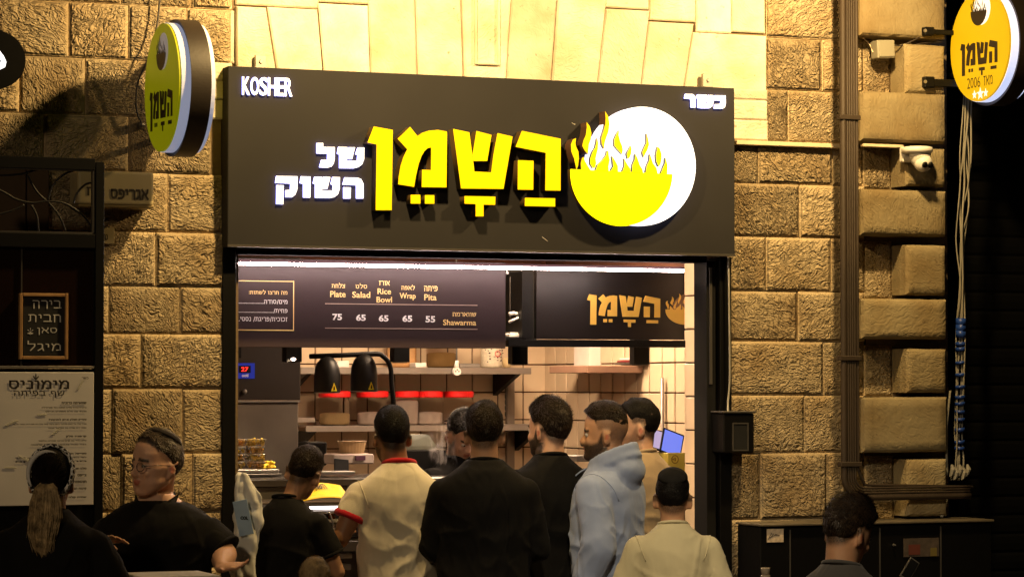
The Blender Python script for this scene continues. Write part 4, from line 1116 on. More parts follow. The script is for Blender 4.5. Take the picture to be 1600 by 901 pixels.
# ------------------------------------------------------------------ heat lamps
HY = .95
hl = thing('heat_lamp', 'black double heat lamp with two domed shades and yellow warning stickers', 'heat lamp', (X(612, HY), HY, Z(612, 740, HY)))
pts = [ony(484, 556.5, HY), ony(540, 554.5, HY), ony(588, 552.5, HY), ony(598, 556, HY), ony(606, 564, HY), ony(610.5, 576, HY), ony(612, 600, HY), ony(615, 640, HY), ony(616, 760, HY)]
pts = [Vector((p.x, HY, p.z)) for p in pts]
bm = nb(); tube(bm, [pts[0]] + smoothpts(pts[1:], 4), .0125, 12); mk('arm', bm, BLACK, hl, True)
YT = mat('yellow warning sticker', (.8, .62, .02), .5)
for cxp, wv in ((511.5, 20), (569, 20.5)):
    zt, zb = Z(cxp, 557 if cxp < 540 else 553, HY), Z(cxp, 612.5 if cxp < 540 else 610.5, HY)
    h = zt - zb; r = wv / 305; xc = X(cxp, HY)
    bm = nb(); prof = [(r * .98, 0), (r, h * .02), (r * 1.0, h * .45), (r * .93, h * .66), (r * .76, h * .83), (r * .5, h * .95), (r * .22, h * 1.0)]
    lathe(bm, (xc, HY, zb), prof, 32); shade = mk('lamp_shade', bm, mat('black enamel shade', (.008, .007, .0065), .45, bump=.0004, bscale=30), hl, True)
    bm = nb(); lathe(bm, (xc, HY, zb - .005), [(r * .7, 0), (r * 1.0, .001), (r * 1.0, .0048), (r * .7, .0048)], 32); mk('rim', bm, STEEL, shade)
    zt_s = zb + .036
    a = Vector((X(cxp + 4, HY), HY - r * 1.02, zb + .006))
    tri = [(a.x - .0155, a.z), (a.x + .0155, a.z), (a.x, a.z + .040)]
    me = shape_mesh([tri], .003); me.transform(Matrix.Translation((0, HY - r * 1.045, 0))); s = place('warning_sticker', me, YT, shade)
    tri = [(a.x - .004, a.z + .006), (a.x + .004, a.z + .006), (a.x + .002, a.z + .024), (a.x - .002, a.z + .024)]
    me = shape_mesh([tri], .001); me.transform(Matrix.Translation((0, HY - r * 1.045 - .0018, 0))); place('warning_mark', me, BLACK, shade)
    if cxp > 540:
        for k in range(5):
            bm = nb(); ell(bm, (xc + (k - 2) * .011, HY - r * .86, zb + h * .72 + (k % 2) * .012), .0022, .003, .0022, seg=6); mk('vent_hole', bm, BLACK, shade)

# ------------------------------------------------------------------ counter
CY0, CY1 = .30, 1.25
ctz = Z(480, 742, CY1 - .1)      # counter top
ct = thing('serving_counter', 'dark serving counter with a lit glass display in front of the customers', 'counter', (X(700, .6), .6, 0))
cx0, cx1 = jx1 + .02, XPJ - .004
bm = nb(); box(bm, cx0, cx1, CY0 + .35, CY1, ctz - .04, ctz, bev=.006); mk('counter_top', bm, mat('dark counter stone', (.035, .03, .028), .25), ct)
bm = nb(); box(bm, cx0, cx1, CY0 + .37, CY0 + .40, .05, ctz - .041); mk('front_panel', bm, DKSTEEL, ct)
# refrigerated display seen between the customers
zt = Z(510, 782, CY0); 
bm = nb(); box(bm, cx0, X(720, CY0), CY0, CY0 + .32, zt - .012, zt, bev=.003); mk('display_top', bm, mat('glass top', (.10, .08, .07), .1), ct)
bm = nb(); box(bm, X(488, CY0), X(536, CY0), CY0 + .02, CY0 + .035, Z(510, 795, CY0), Z(510, 790.5, CY0)); mk('display_light', bm, mat('display light', (1, 1, 1), .3, emit=(1, .88, .85), es=4), ct)
bm = nb(); box(bm, cx0, X(720, CY0), CY0 + .2, CY0 + .34, zt - .75, Z(510, 842, CY0)); mk('display_body', bm, DKSTEEL, ct)
bm = nb(); box(bm, cx0, X(720, CY0), CY0 - .01, CY0 + .19, Z(510, 862, CY0), Z(510, 845, CY0), bev=.004); mk('control_panel', bm, mat('control panel', (.03, .025, .025), .3), ct)
bm = nb(); box(bm, X(520.5, CY0), X(532.5, CY0), CY0 - .0135, CY0 - .0105, Z(525, 856, CY0), Z(525, 850.5, CY0)); mk('red_display', bm, mat('pink led', (.4, 0, .05), .4, emit=(1, .05, .18), es=2.5), ct)
place('digits', join_meshes([text_px('4.2', (522, 851, 531, 855.5), CY0 - .0145, .02)]), WHITETXT, ct)
for ya, yb_ in ((797, 802), (812, 817), (826, 832), (866, 874), (884, 892)):
    bm = nb(); box(bm, X(470, CY0), X(560, CY0), CY0 + .02 + (ya - 790) * .0008, CY0 + .18, Z(510, yb_, CY0), Z(510, ya, CY0), bev=.002); mk('tray_edge', bm, STEEL, ct)
random.seed(5)
FOODS = [('red', (.45, .03, .02)), ('green', (.06, .14, .02)), ('orange', (.5, .18, .03)), ('pale', (.5, .42, .3))]
for k, (px, py) in enumerate([(497, 805), (508, 808), (520, 806), (524, 822), (512, 821), (499, 822)]):
    n_, c_ = FOODS[k % 4]; bm = nb()
    for q in range(14): ell(bm, (X(px + random.uniform(-5, 5), CY0 + .08), CY0 + .08 + random.uniform(0, .04), Z(px, py + random.uniform(-2.5, 2.5), CY0 + .08)), .011, .012, .008, Euler((random.random(), random.random(), random.random())), seg=8)
    tag(mk('salad', bm, mat(n_ + ' salad', c_, .5), smooth=True, loc=(X(px, CY0 + .08), CY0 + .08, Z(px, py + 5, CY0 + .08))),
        '%s chopped salad in the lit glass display, %s' % (n_, ['upper row left', 'upper row middle', 'upper row right', 'lower row right', 'lower row middle', 'lower row left'][k]), 'food', 'salads in the glass display')
# tongs
bm = nb(); p = ony(511, 802, CY0 - .02); tube(bm, smoothpts([p, ony(514, 800, CY0 - .03), ony(519, 812, CY0 - .03), ony(521, 824, CY0 - .02)], 5), .004, 6)
tag(mk('tongs', bm, STEEL, smooth=True, loc=p), 'curved steel tongs leaning on the lit glass display', 'tongs')

# stacked boxes of fried food and tray
fy = .95
tz0 = Z(400, 733, fy)
bm = nb(); box(bm, X(352, fy), X(437, fy), fy, fy + .35, tz0 - .02, tz0, bev=.003)
for k in range(14): box(bm, X(368 + k * 5, fy), X(370.5 + k * 5, fy), fy - .003, fy - .0005, tz0 - .014, tz0 - .006)
tag(mk('steel_tray', bm, STEEL, loc=(X(400, fy), fy, tz0 - .02)), 'perforated steel tray under the stacked boxes of golden food', 'tray')
bm = nb(); box(bm, X(345, fy), X(440, fy), fy - .01, fy + .36, Z(400, 744, fy), tz0 - .0205, bev=.003)
tag(mk('display_rim', bm, DKSTEEL, loc=(X(400, fy), fy, Z(400, 744, fy))), 'dark ledge carrying the perforated steel tray', 'ledge')
FRY = mat('golden fried food', (.80, .42, .04), .5, var=.3, scale=40)
FRY2 = mat('yellow rice', (.90, .62, .04), .6, var=.3, scale=60)
PLAST = mat('clear tub plastic', (.95, .9, .8), .06, trans=.9, ior=1.25, var=0)
random.seed(3)
hh = (Z(400, 677, fy) - Z(400, 723, fy)) / 4
for lv in range(4):
    for c in range(2):
        xm = X(379 + c * 30 + random.uniform(-1.5, 1.5), fy); z = tz0 + .002 + lv * (hh + .001)
        t = thing('food_tub', 'clear tub of golden food, %s of its stack, %s stack by the steel tray' % (['lowest', 'second lowest', 'second highest', 'topmost'][lv], 'left' if c == 0 else 'right'), 'food tub', (xm, fy + .1, z), 'stacked tubs of golden food')
        bm = nb(); lathe(bm, (xm, fy + .1, z), [(.040, 0), (.047, .004), (.050, hh * .8), (.056, hh * .86), (.056, hh * .93), (.044, hh * .99)], 18); mk('tub', bm, PLAST, t, True)
        bm = nb()
        for q in range(22): ell(bm, (xm + random.uniform(-.032, .032), fy + .1 + random.uniform(-.032, .032), z + random.uniform(.010, hh * .8)), .013, .009, .006, Euler((random.random() * 3, random.random() * 3, random.random() * 3)), seg=8)
        mk('filling', bm, FRY if (lv + c) % 2 else FRY2, t, True)
bm = nb()
for q in range(60): ell(bm, (X(random.uniform(416, 438), fy), fy + .05 + random.uniform(0, .12), tz0 + random.uniform(.004, .035)), .012, .009, .007, Euler((random.random() * 3, 0, random.random() * 3)), seg=8)
tag(mk('rice_heap', bm, FRY2, smooth=True, loc=(X(427, fy), fy + .1, tz0)), 'bright yellow heap of rice beside the tub stacks', 'food')

# counter things behind
ky = 1.05
def cz(px, py, y=ky): return Z(px, py, y)
bm = nb(); loft(bm, [((X(559, ky), ky + .08, cz(559, 708)), (.062, 0, 0), (0, .05, 0)), ((X(559, ky), ky + .08, cz(559, 690)), (.072, 0, 0), (0, .058, 0)), ((X(559, ky), ky + .08, cz(559, 689)), (.076, 0, 0), (0, .062, 0))], 24)
tag(mk('food_bowl', bm, mat('tan tub', (.50, .34, .18), .5), smooth=False, loc=(X(559, ky), ky + .08, cz(559, 708))), 'tan paper bowl standing on the back of the counter', 'bowl')
bm = nb()
loft(bm, [((X(661, ky), ky + .15, cz(661, 703)), (.092, 0, 0), (0, .11, 0)), ((X(661, ky), ky + .15, cz(661, 697)), (.092, 0, 0), (0, .11, 0)), ((X(658, ky), ky + .15, cz(661, 679)), (.062, 0, 0), (0, .08, 0))], 4, power=2)
bmesh.ops.rotate(bm, verts=bm.verts, cent=(X(661, ky), ky + .15, 0), matrix=Matrix.Rotation(R(45), 3, 'Z'))
for v in bm.verts: v.co.x = X(661, ky) + (v.co.x - X(661, ky)) * 1.3
tag(mk('food_warmer_hood', bm, mat('dull steel', (.26, .27, .22), .35, .6), loc=(X(661, ky), ky + .15, cz(661, 703))), 'sloped steel food warmer lid between the two men in the middle', 'lid')
bxt('black_warmer', 'black box warmer under the sloped steel lid', 'warmer', X(628, ky), X(700, ky), ky + .02, ky + .3, cz(661, 745), cz(661, 703.5), MATTEBLK)
bxt('printer', 'black receipt printer beside the steel oven', 'printer', X(480, ky + .2), X(512, ky + .2), ky + .2, ky + .35, cz(495, 727, ky + .2), cz(495, 690, ky + .2), BLACK, .008)
bm = nb(); box(bm, X(516, ky), X(580, ky), ky - .05, ky + .10, cz(545, 724), cz(545, 708.5), bev=.006)
tag(mk('napkin_box', bm, mat('pinkish white card', (.62, .52, .48), .6), loc=(X(548, ky), ky, cz(545, 724))), 'low white box of napkins in front of the tan bowl', 'box')
bm = nb(); box(bm, X(556, ky - .06), X(571, ky - .06), ky - .0652, ky - .0505, cz(560, 718), cz(560, 711))
tag(mk('price_card', bm, mat('purple card', (.12, .05, .09), .5), loc=(X(563, ky), ky - .06, cz(560, 718))), 'small dark price card on the white napkin box', 'card')
bm = nb(); obox(bm, Matrix.Translation((X(534, .95), .95, cz(534, 728, .95))) @ Matrix.Rotation(R(-22), 4, 'X') @ Matrix.Rotation(R(6), 4, 'Y'), .075, .012, .075, .003)
tag(mk('tablet', bm, BLACK, loc=(X(534, .95), .95, cz(534, 740, .95))), 'small black tablet leaning on the counter in front of the napkin box', 'tablet')
bxt('steel_edge', 'pale steel counter edge between the first two customers', 'edge', X(488, .9), X(545, .9), .80, .93, cz(515, 740, .9), cz(515, 735, .9), STEEL, .002)
# yellow printed paper
pz = Z(505, 776, .15)
bm = nb(); n = 8
v = [[bm.verts.new((X(466 + 74 * (i / n) + (j / 4) * 2, .15), .06 + j * .045, pz - .012 + .016 * math.sin(i / n * 3.0) + (j / 4) * .060)) for i in range(n + 1)] for j in range(5)]
for j in range(4):
    for i in range(n): bm.faces.new((v[j][i], v[j][i + 1], v[j + 1][i + 1], v[j + 1][i]))
ppr = tag(mk('yellow_wrapper', bm, mat('yellow paper', (.85, .55, .02), .5), smooth=True, loc=(X(500, .15), .15, pz)), 'bright yellow printed sandwich wrapper held over the counter', 'wrapper')
m_ = ppr.modifiers.new('thickness', 'SOLIDIFY'); m_.thickness = .003
tm_ = text_mesh(heb('השמן'), .0005, .05)
fit_mesh(tm_, X(495, .12), X(516, .12), 0, .085, 0)
tm_.transform(Matrix.Translation((0, .13, pz + .032)) @ Matrix.Rotation(R(-71), 4, 'X'))
place('print', tm_, BLACK, ppr)

# tablets at the right and a yellow tub
ty = 1.0
for i, (pc, py, w, h, rot, lab, scr) in enumerate([(1030, 688, 22, 34, 16, 'small tablet with a pale screen, left of the big blue one', (.55, .42, .62)), (1049, 692, 34, 42, 20, 'large tablet with a glowing blue screen by the tiled pier', (.17, .24, .95))]):
    M = Matrix.Translation((X(pc, ty + i * -.05), ty - i * .05, Z(pc, py, ty))) @ Matrix.Rotation(R(rot), 4, 'Y') @ Matrix.Rotation(R(-18), 4, 'X')
    t = thing('tablet', lab, 'tablet', M.translation, 'tablets on the counter')
    W_, H_ = w / 300, h / 320
    bm = nb(); obox(bm, M, W_ * 1.12, .012, H_ * 1.05, .004); mk('case', bm, BLACK, t)
    bm = nb(); obox(bm, M @ Matrix.Translation((0, -.0068, 0)), W_ * .98, .001, H_ * .90); mk('screen', bm, mat('tablet screen %d' % i, (.1, .1, .2), .2, emit=scr, es=.9), t)
ty2 = .85
t = thing('yellow_tub', 'yellow tub with a round face print on the counter below the blue tablet', 'tub', (X(1058, ty2), ty2, Z(1056, 738, ty2)))
bm = nb(); box(bm, X(1043, ty2), X(1071, ty2), ty2, ty2 + .12, Z(1056, 738, ty2), Z(1056, 707, ty2), bev=.004); mk('body', bm, mat('yellow tub', (.66, .52, .08), .5), t)
bm = nb(); c = Vector((X(1054, ty2), ty2 - .002, Z(1054, 717, ty2))); tube(bm, [c + Vector((.019 * math.cos(a), 0, .020 * math.sin(a))) for a in [k * math.pi / 8 for k in range(17)]], .0022, 5); mk('face_ring', bm, mat('brown print', (.25, .14, .01)), t)
bm = nb(); box(bm, c.x - .003, c.x + .003, ty2 - .004, ty2 - .0005, c.z - .008, c.z + .008); box(bm, c.x - .014, c.x - .008, ty2 - .004, ty2 - .0005, c.z - .004, c.z + .004); mk('face_print', bm, mat('brown print', (.25, .14, .01)), t)
bxt('steel_ledge', 'steel ledge of the counter behind the bearded customers', 'ledge', X(895, .9), X(960, .9), .85, 1.0, Z(920, 720, .9), Z(920, 711, .9), STEEL, .003)
# steam
bm = nb(); ell(bm, (X(697, 1.0), 1.0, Z(697, 690, 1.0)), .115, .07, .17, seg=24)
st = mk('steam', bm, None, loc=(X(700, 1.0), 1.0, Z(700, 693, 1.0)))
tag(st, 'wisps of steam rising in front of the worker', 'steam', kind='stuff')
sm = bpy.data.materials.new('steam'); sm.use_nodes = True; N, L = nodes_of(sm); N.remove(N['Principled BSDF'])
pv = N.new('ShaderNodeVolumePrincipled'); pv.inputs['Color'].default_value = (.9, .85, .85, 1)
tc = N.new('ShaderNodeTexCoord'); nz = N.new('ShaderNodeTexNoise'); nz.inputs['Scale'].default_value = 15; nz.inputs['Detail'].default_value = 3; nz.inputs['Distortion'].default_value = 1.6
mpS = N.new('ShaderNodeMapping'); mpS.inputs['Rotation'].default_value = (0, .5, 0); mpS.inputs['Scale'].default_value = (1.3, 1, .45); L.new(tc.outputs['Object'], mpS.inputs['Vector']); L.new(mpS.outputs[0], nz.inputs['Vector']); mr = N.new('ShaderNodeMapRange'); mr.inputs['From Min'].default_value = .53; mr.inputs['From Max'].default_value = .70; mr.inputs['To Max'].default_value = 90
ln = N.new('ShaderNodeVectorMath'); ln.operation = 'LENGTH'; sc_ = N.new('ShaderNodeVectorMath'); sc_.operation = 'DIVIDE'; sc_.inputs[1].default_value = (.115, .07, .17)
L.new(tc.outputs['Object'], sc_.inputs[0]); L.new(sc_.outputs[0], ln.inputs[0])
fm = N.new('ShaderNodeMapRange'); fm.inputs['From Min'].default_value = 1; fm.inputs['From Max'].default_value = .3; L.new(ln.outputs['Value'], fm.inputs['Value'])
mu = N.new('ShaderNodeMath'); mu.operation = 'MULTIPLY'; L.new(nz.outputs['Fac'], mr.inputs['Value']); L.new(mr.outputs[0], mu.inputs[0]); L.new(fm.outputs[0], mu.inputs[1])
L.new(mu.outputs[0], pv.inputs['Density']); L.new(pv.outputs[0], N['Material Output'].inputs['Volume'])
st.data.materials.clear(); st.data.materials.append(sm)

# ================================================================== round projecting signs (faces look towards -x)
def round_sign(label, px, py, yc, r, lit, since, zc=None):
    """disc light box standing out from the wall, axis along x"""
    c = ony(px, py, yc)
    t = thing('round_sign', label, 'sign', c)
    def disc(x0, x1, rad, m, name, mi=None):
        bm = nb(); loft(bm, [((x0, c.y, c.z), (0, rad, 0), (0, 0, rad)), ((x1, c.y, c.z), (0, rad, 0), (0, 0, rad))], 64)
        return mk(name, bm, m, t)
    x = c.x
    ym = mat('round face %s' % lit, (.36, .38, .01) if lit < .5 else (.36, .24, .004), .4, emit=(.70, .74, .0) if lit < .5 else (1, .58, .004), es=.16 if lit < .5 else .42, var=.05)
    wm = mat('white acrylic rim %s' % lit, (.6, .6, .6), .35, emit=(.62, .70, 1.0), es=.30 if lit < .5 else .95, var=.05)
    disc(x, x + .010, r, ym, 'face')
    disc(x + .0102, x + .052, r * 1.012, wm, 'lit_rim')
    bm = nb(); R0 = r * 1.07
    prof = [(.052, r * 1.02), (.048, R0), (.138, R0), (.134, r * 1.02)]
    loft(bm, [((x + a, c.y, c.z), (0, b, 0), (0, 0, b)) for a, b in prof], 160, cap=True); mk('casing', bm, mat('dark casing', (.020, .014, .010), .5, 0, bump=.0004), t)
    disc(x + .1342, x + .160, r * 1.012, wm, 'lit_rim')
    disc(x + .1602, x + .163, r * .96, ym, 'face')
    # print on the face: plane x, right-hand direction is -y
    def fp(me):
        # local (x right, z up, y depth) -> world: right -> -y, depth -> +x
        me.transform(Matrix(((0, 1, 0, x - .0015), (-1, 0, 0, c.y), (0, 0, 1, c.z), (0, 0, 0, 1))))
        return me
    INK = mat('brown black print', (.018, .012, .008), .5)
    WI = mat('white face print %s' % lit, (.7, .7, .7), .5, emit=(.9, .88, .95), es=.12 if lit < .5 else .6)
    def sh(polys, dy=0.0):
        mes = [shape_mesh([p], .001) for p in polys]
        me = join_meshes(mes)
        me.transform(Matrix.Translation((0, dy, 0)))
        return fp(me)
    K = r
    def nm(poly, w, cx0, top):       # big logo pixels -> face units
        s = w / (877 - 585)
        return [((px_ - 731) * s * K + cx0 * K, (top - (py_ - 198) * s / .92) * K) for px_, py_ in poly]
    wN = 1.22 if since else 1.28
    tp = .10 if since else -.02
    tilt = 0
    place('lettering', sh([nm(n[0], wN, .0, tp) for n in NAME]), INK, t)
    def em(poly, cx0, cz0, s):
        return [((px_ - 985) * s * K / .92 + cx0 * K, cz0 * K - (py_ - 260) * s * K) for px_, py_ in poly]
    es_, ecx, ecz = .0031, .03, .56 if not since else .66
    place('emblem_disc', sh([em(L3(DISC), ecx, ecz, es_)], .0), WI, t)
    place('emblem_bowl', sh([em(L3(BOWL), ecx, ecz, es_)], -.001), INK, t)
    place('emblem_flame', sh([em(L3(f), ecx, ecz, es_) for f in FL], -.001), INK, t)
    if since:
        tm_ = text_mesh('2006', .001, -.012); fit_mesh(tm_, -.42 * K, .02 * K, -.74 * K, -.55 * K, 0); place('since_lettering', fp(tm_), INK, t)
        tm_ = text_mesh(heb('מאז'), .001, -.01); fit_mesh(tm_, .14 * K, .44 * K, -.74 * K, -.55 * K, 0); place('since_lettering', fp(tm_), INK, t)
        for cx_, sz in ((-.17, .085), (.03, .12), (.21, .085)):
            star = [(cx_ * K + sz * K * (1 if k % 2 == 0 else .42) * math.sin(k * math.pi / 5), -.87 * K + sz * K * (1 if k % 2 == 0 else .42) * math.cos(k * math.pi / 5) * 1.0) for k in range(10)]
            place('star', sh([star], -.001), WI, t)
    return t, c
t, c = round_sign('round yellow sign hanging over the wall at the left of the shop front', 252.5, 137, -.42, .279, .3, False)
bm = nb(); tube(bm, [(c.x + .1, -.02, c.z - .19), (c.x + .1, -.42 + .25, c.z - .19)], .014); tube(bm, [(c.x + .1, -.02, c.z + .19), (c.x + .1, -.42 + .25, c.z + .19)], .014); mk('wall_arm', bm, BLACK, t)
bm = nb(); ell(bm, (X(219, -.03), -.03, Z(219, 196, -.03)), .02, .03, .02, seg=10); mk('wall_bolt', bm, DKSTEEL, t)
t, c = round_sign('glowing round yellow sign with three stars at the top right corner', 1530.5, 72, -.42, .272, .9, True)
bm = nb(); tube(bm, [(c.x + .1, .42, c.z - .1), (c.x + .1, -.2, c.z - .1)], .014); mk('wall_arm', bm, BLACK, t)
cable('wall_cable', [(X(251, -.05), -.06, Z(251, -60, -.05)), (X(247, -.05), -.06, Z(247, 0, -.05)), (X(241, -.06), -.07, Z(241, 50, -.05)), (X(228, -.08), -.09, Z(228, 95, -.05)), (X(214, -.06), -.06, Z(214, 130, -.05)), (X(211, -.04), -.05, Z(211, 170, -.05)), (X(219, -.03), -.05, Z(219, 194, -.03))], .0045, 'dark cable falling down the stones to the left round yellow sign')
# dark round sign cut by the left edge
c = ony(-8, 93, -.5)
t = thing('round_sign', 'black round sign with a white swoosh cut off by the left edge', 'sign', c)
bm = nb(); loft(bm, [((c.x - .02, c.y, c.z), (0, .128 * 1.0, 0), (0, 0, .128))] and [(c, Vector((.132, 0, 0)), Vector((0, 0, .125))), (c + Vector((0, .07, 0)), Vector((.132, 0, 0)), Vector((0, 0, .125)))], 48); mk('face', bm, BLACK, t)
sw_ = [ony(px, py, -.505) for px, py in [(-10, 70), (0, 80), (6, 88), (10, 97), (8, 105), (0, 109), (-10, 108), (-10, 102), (-2, 101), (2, 96), (-1, 88), (-10, 80)]]
me = shape_mesh([[(p.x, p.z) for p in sw_]], .004); me.transform(Matrix.Translation((0, -.505, 0))); place('swoosh', me, WHITELIT, t)

# ================================================================== street name sign
ny = -.16
ns = thing('street_sign', 'old brass coloured street name box on the stones left of the shop', 'street sign', (X(180, ny), -.05, Z(180, 322, ny)))
x0, x1, z0, z1 = X(121, ny), X(240, ny), Z(180, 320, ny), Z(180, 267.5, ny)
bm = nb(); box(bm, x0, x1, ny, -.005, z0, z1, bev=.012, seg=3); mk('housing', bm, mat('aged cream enamel', (.40, .33, .19), .38, var=.15, scale=4), ns)
bm = nb(); box(bm, x0, x1, ny - .003, -.01, z0 - .012, z0 - .001, bev=.003); mk('lower_edge', bm, mat('brass edge', (.20, .15, .07), .4, .3), ns)
place_all('lettering', ([text_px(heb('אגריפס'), (173, 294, 233, 313), ny - .002, .045), text_px(heb('רח'), (135, 292, 163, 306), ny - .002, .02)]), mat('worn black paint', (.03, .022, .015), .6), ns)
bm = nb(); box(bm, X(150, -.03), X(178, -.03), -.035, -.012, Z(165, 381, -.03), Z(165, 356, -.03), bev=.002)
n2 = mk('number_plate', bm, mat('aged cream enamel', (.4, .33, .19)), loc=(X(165, -.03), -.03, Z(165, 381, -.03))); tag(n2, 'small cream plate with one letter below the street name box', 'plate')
place('lettering', text_px(heb('ט'), (162.5, 365, 168.5, 375), -.037, .02), mat('worn black paint', (.03, .022, .015), .6), n2)

# ================================================================== kiosk frame at the left
KY = -.75
ki = thing('kiosk_front', 'dark metal kiosk front with curled ironwork and glass at the left', 'kiosk', (X(80, KY), KY, 0))
KM = mat('kiosk black steel', (.003, .003, .003), .5, spec=.25)
def kb(name, a, b, t, bo, m=KM, dy=0.0, th=.05, bev=.002):
    xx = (a + b) / 2
    bm = nb(); box(bm, X(a, KY, (t + bo) / 2), X(b, KY, (t + bo) / 2), KY + dy, KY + dy + th, Z(xx, bo, KY + dy), Z(xx, t, KY + dy), bev=bev); return mk(name, bm, m, ki)
kl = -60
bm = nb(); box(bm, X(149, KY), X(162.5, KY), KY, KY + .06, 0, Z(155, 253, KY), bev=.002); mk('post', bm, KM, ki)
kb('top_beam', kl, 149, 244.5, 263, th=.06)
kb('transom_bar', kl, 149, 364, 386, th=.06)
kb('inner_frame', 145, 148.9, 263, 364, DKSTEEL, .004, .03, .0005); kb('inner_frame', kl, 144.9, 361, 363.8, DKSTEEL, .004, .03, .0005); kb('inner_frame', kl, 144.9, 263.2, 265, DKSTEEL, .004, .03, .0005)
IRON = mat('wrought iron', (.008, .007, .007), .5, .2)
for cv in [[(-20, 198), (120, 190), (200, 170), (290, 140)], [(170, 185), (200, 250), (240, 310), (290, 355)], [(-20, 280), (40, 310), (100, 345), (200, 368), (290, 358), (400, 370), (500, 430), (560, 500), (575, 545)],
           [(300, 350), (330, 260), (400, 190), (500, 160), (590, 165)], [(300, 360), (370, 450), (410, 545)], [(-20, 442), (80, 415), (150, 380)], [(195, 380), (230, 450), (240, 545)], [(460, 370), (480, 310), (530, 255), (585, 240)]]:
    pts = [ony(x / 4, 225 + y / 4, KY + .03) for x, y in cv]
    bm = nb(); tube(bm, smoothpts(pts, 6), .0048, 7); mk('iron_curl', bm, IRON, ki, True)
kb('glass_pane', kl, 149, 386.5, 571, mat('dark kiosk glass', (.012, .006, .004), .06, spec=.5), .03, .008, 0)
kb('glass_bead', 34.5, 36.5, 378, 571, DKSTEEL, .02, .008, 0)
kb('ledge', kl, 146, 571.5, 575, STEEL, -.01, .05, .001)
kb('lower_panel', kl, 149, 576, 1200, KM, .02, .03, .001)
# dark shutters of the window behind the ironwork
sy = -.05
for a, b in ((-40, 40), (42, 76)):
    bm = nb(); box(bm, X(a, sy), X(b, sy), sy, .0, Z(20, 600, sy), Z(20, 262, sy), bev=.004); tag(mk('window_shutter', bm, mat('dark brown shutter', (.07, .042, .022), .5), loc=(X((a + b) / 2, sy), sy, Z(20, 600, sy))), 'brown window shutter behind the ironwork, %s leaf' % ('left' if a < 0 else 'right'), 'shutter')
# blackboard
by = KY + .012
bb = thing('chalkboard', 'small chalkboard with white handwriting in a wooden frame', 'chalkboard', (X(70, by), by, Z(70, 562, by)))
def rect_in(a, b, t, bo, y0, y1, name, m, parent, bev=.002):
    bm = nb(); box(bm, X(a, y0), X(b, y0), y0, y1, Z((a + b) / 2, bo, y0), Z((a + b) / 2, t, y0), bev=bev); return mk(name, bm, m, parent)
rect_in(36, 103, 463, 556, by, by + .01, 'slate', mat('slate', (.012, .011, .010), .8), bb)
for q in ((31, 36, 458, 561), (102.5, 107, 458, 561), (36.2, 102.3, 458, 463), (36.2, 102.3, 556, 561)): rect_in(*q, by - .012, by + .012, 'frame', WOOD, bb)
CHALK = mat('chalk', (.62, .60, .56), .95)
ch = []
for s, bx in [('בירה', (51, 469, 96, 482)), ('חבית', (44, 491, 95, 503)), ('סאן', (58, 511, 89, 523)), ('מיגל', (43, 532, 95, 548))]:
    ch.append(text_px(heb(s), bx, by - .0015, -.016))
ch.append(text_px('*', (43, 512, 52, 524), by - .0015, -.01))
place_all('chalk_writing', ch, CHALK, bb)
# white menu panel
my = KY - .0
mp = thing('printed_menu', 'large off-white printed menu panel under the chalkboard', 'menu', (X(70, my), my, Z(70, 790, my)))
bm = nb(); box(bm, X(-50, my - .02), X(147.5, my - .02), my - .02, my - .002, Z(70, 789, my - .02), Z(70, 581, my - .02), bev=.002); mk('panel', bm, mat('off white board', (.66, .63, .60), .5, var=.06), mp)
ink = []
ty_ = my - .022
def mt(s, x0, y0, x1, y1, b=.02): ink.append(text_px(heb(s), (x0, y0, x1, y1), ty_, b))
mt('מימוניס', 14, 593, 108, 608, .02); mt('שף בפיתה', 21, 610, 101, 621, .0)
mt('כשר', 128, 588.5, 138, 592)
for s, x0, y, bold, h in [('שווארמה כרובית', 96, 627, 1, 4), ('כרובית צלויה טחינה ועמבה בצל ופטרוזיליה', 65, 634.5, 0, 3), ('מוגש עם סלט חמוצים וצ׳יפס', 71, 640.5, 0, 3),
                         ('סטייק הצלע (ניתן לטבעוני)', 76, 653, 1, 4), ('חציל קלוי על האש טחינה ירוקה ביצה קשה עגבניות מגורדות ועשבי תיבול', 20, 660.5, 0, 3), ('שמן זית מלח גס ופלפל שחור', 74, 666.5, 0, 3),
                         ('קרפציו סלק', 103, 679, 1, 4), ('סלק צלוי עם קרם גבינה אגוזים ובלסמי', 60, 686.5, 0, 3), ('בצל סגול צנוברים וזיתים קלמטה', 48, 692.5, 0, 3),
                         ('ספיישל השף', 104, 706, 1, 4), ('לפי בחירת הטבח במקום ובהתאם לעונה', 24, 713, 0, 3), ('מוגש עם לחם', 24, 718.5, 0, 3), ('סלט חצילים', 108, 729, 1, 4), ('צ׳יפס', 121, 739.5, 1, 4), ('תוספות', 114, 750, 1, 4), ('קינוח הבית', 109, 761, 1, 4), ('שתיה קלה', 107, 774, 1, 4)]:
    mt(s, x0, y, 135, y + h, .03 + .03 * bold)
place_all('lettering', ink, mat('menu ink', (.02, .016, .014), .6), mp)
random.seed(9)
for (px, py, a, n) in [(122, 607, 60, 7), (10, 664, 25, 9), (30, 712, -30, 10), (40, 716, -28, 8), (82, 678, 40, 7), (60, 648, 5, 6), (8, 730, 0, 8)]:
    bm = nb()
    for k in range(n):
        p = ony(px + k * 2.2 * math.cos(R(a)), py - k * 2.2 * math.sin(R(a)), ty_)
        ell(bm, (p.x, p.y, p.z), .0085, .0008, .003, Euler((0, R((a if k % 2 else -a) + 30), 0)), seg=6)
    tag(mk('leaf_print', bm, mat('green grey leaf print', (.57, .55, .45), .6), mp), kind='stuff')
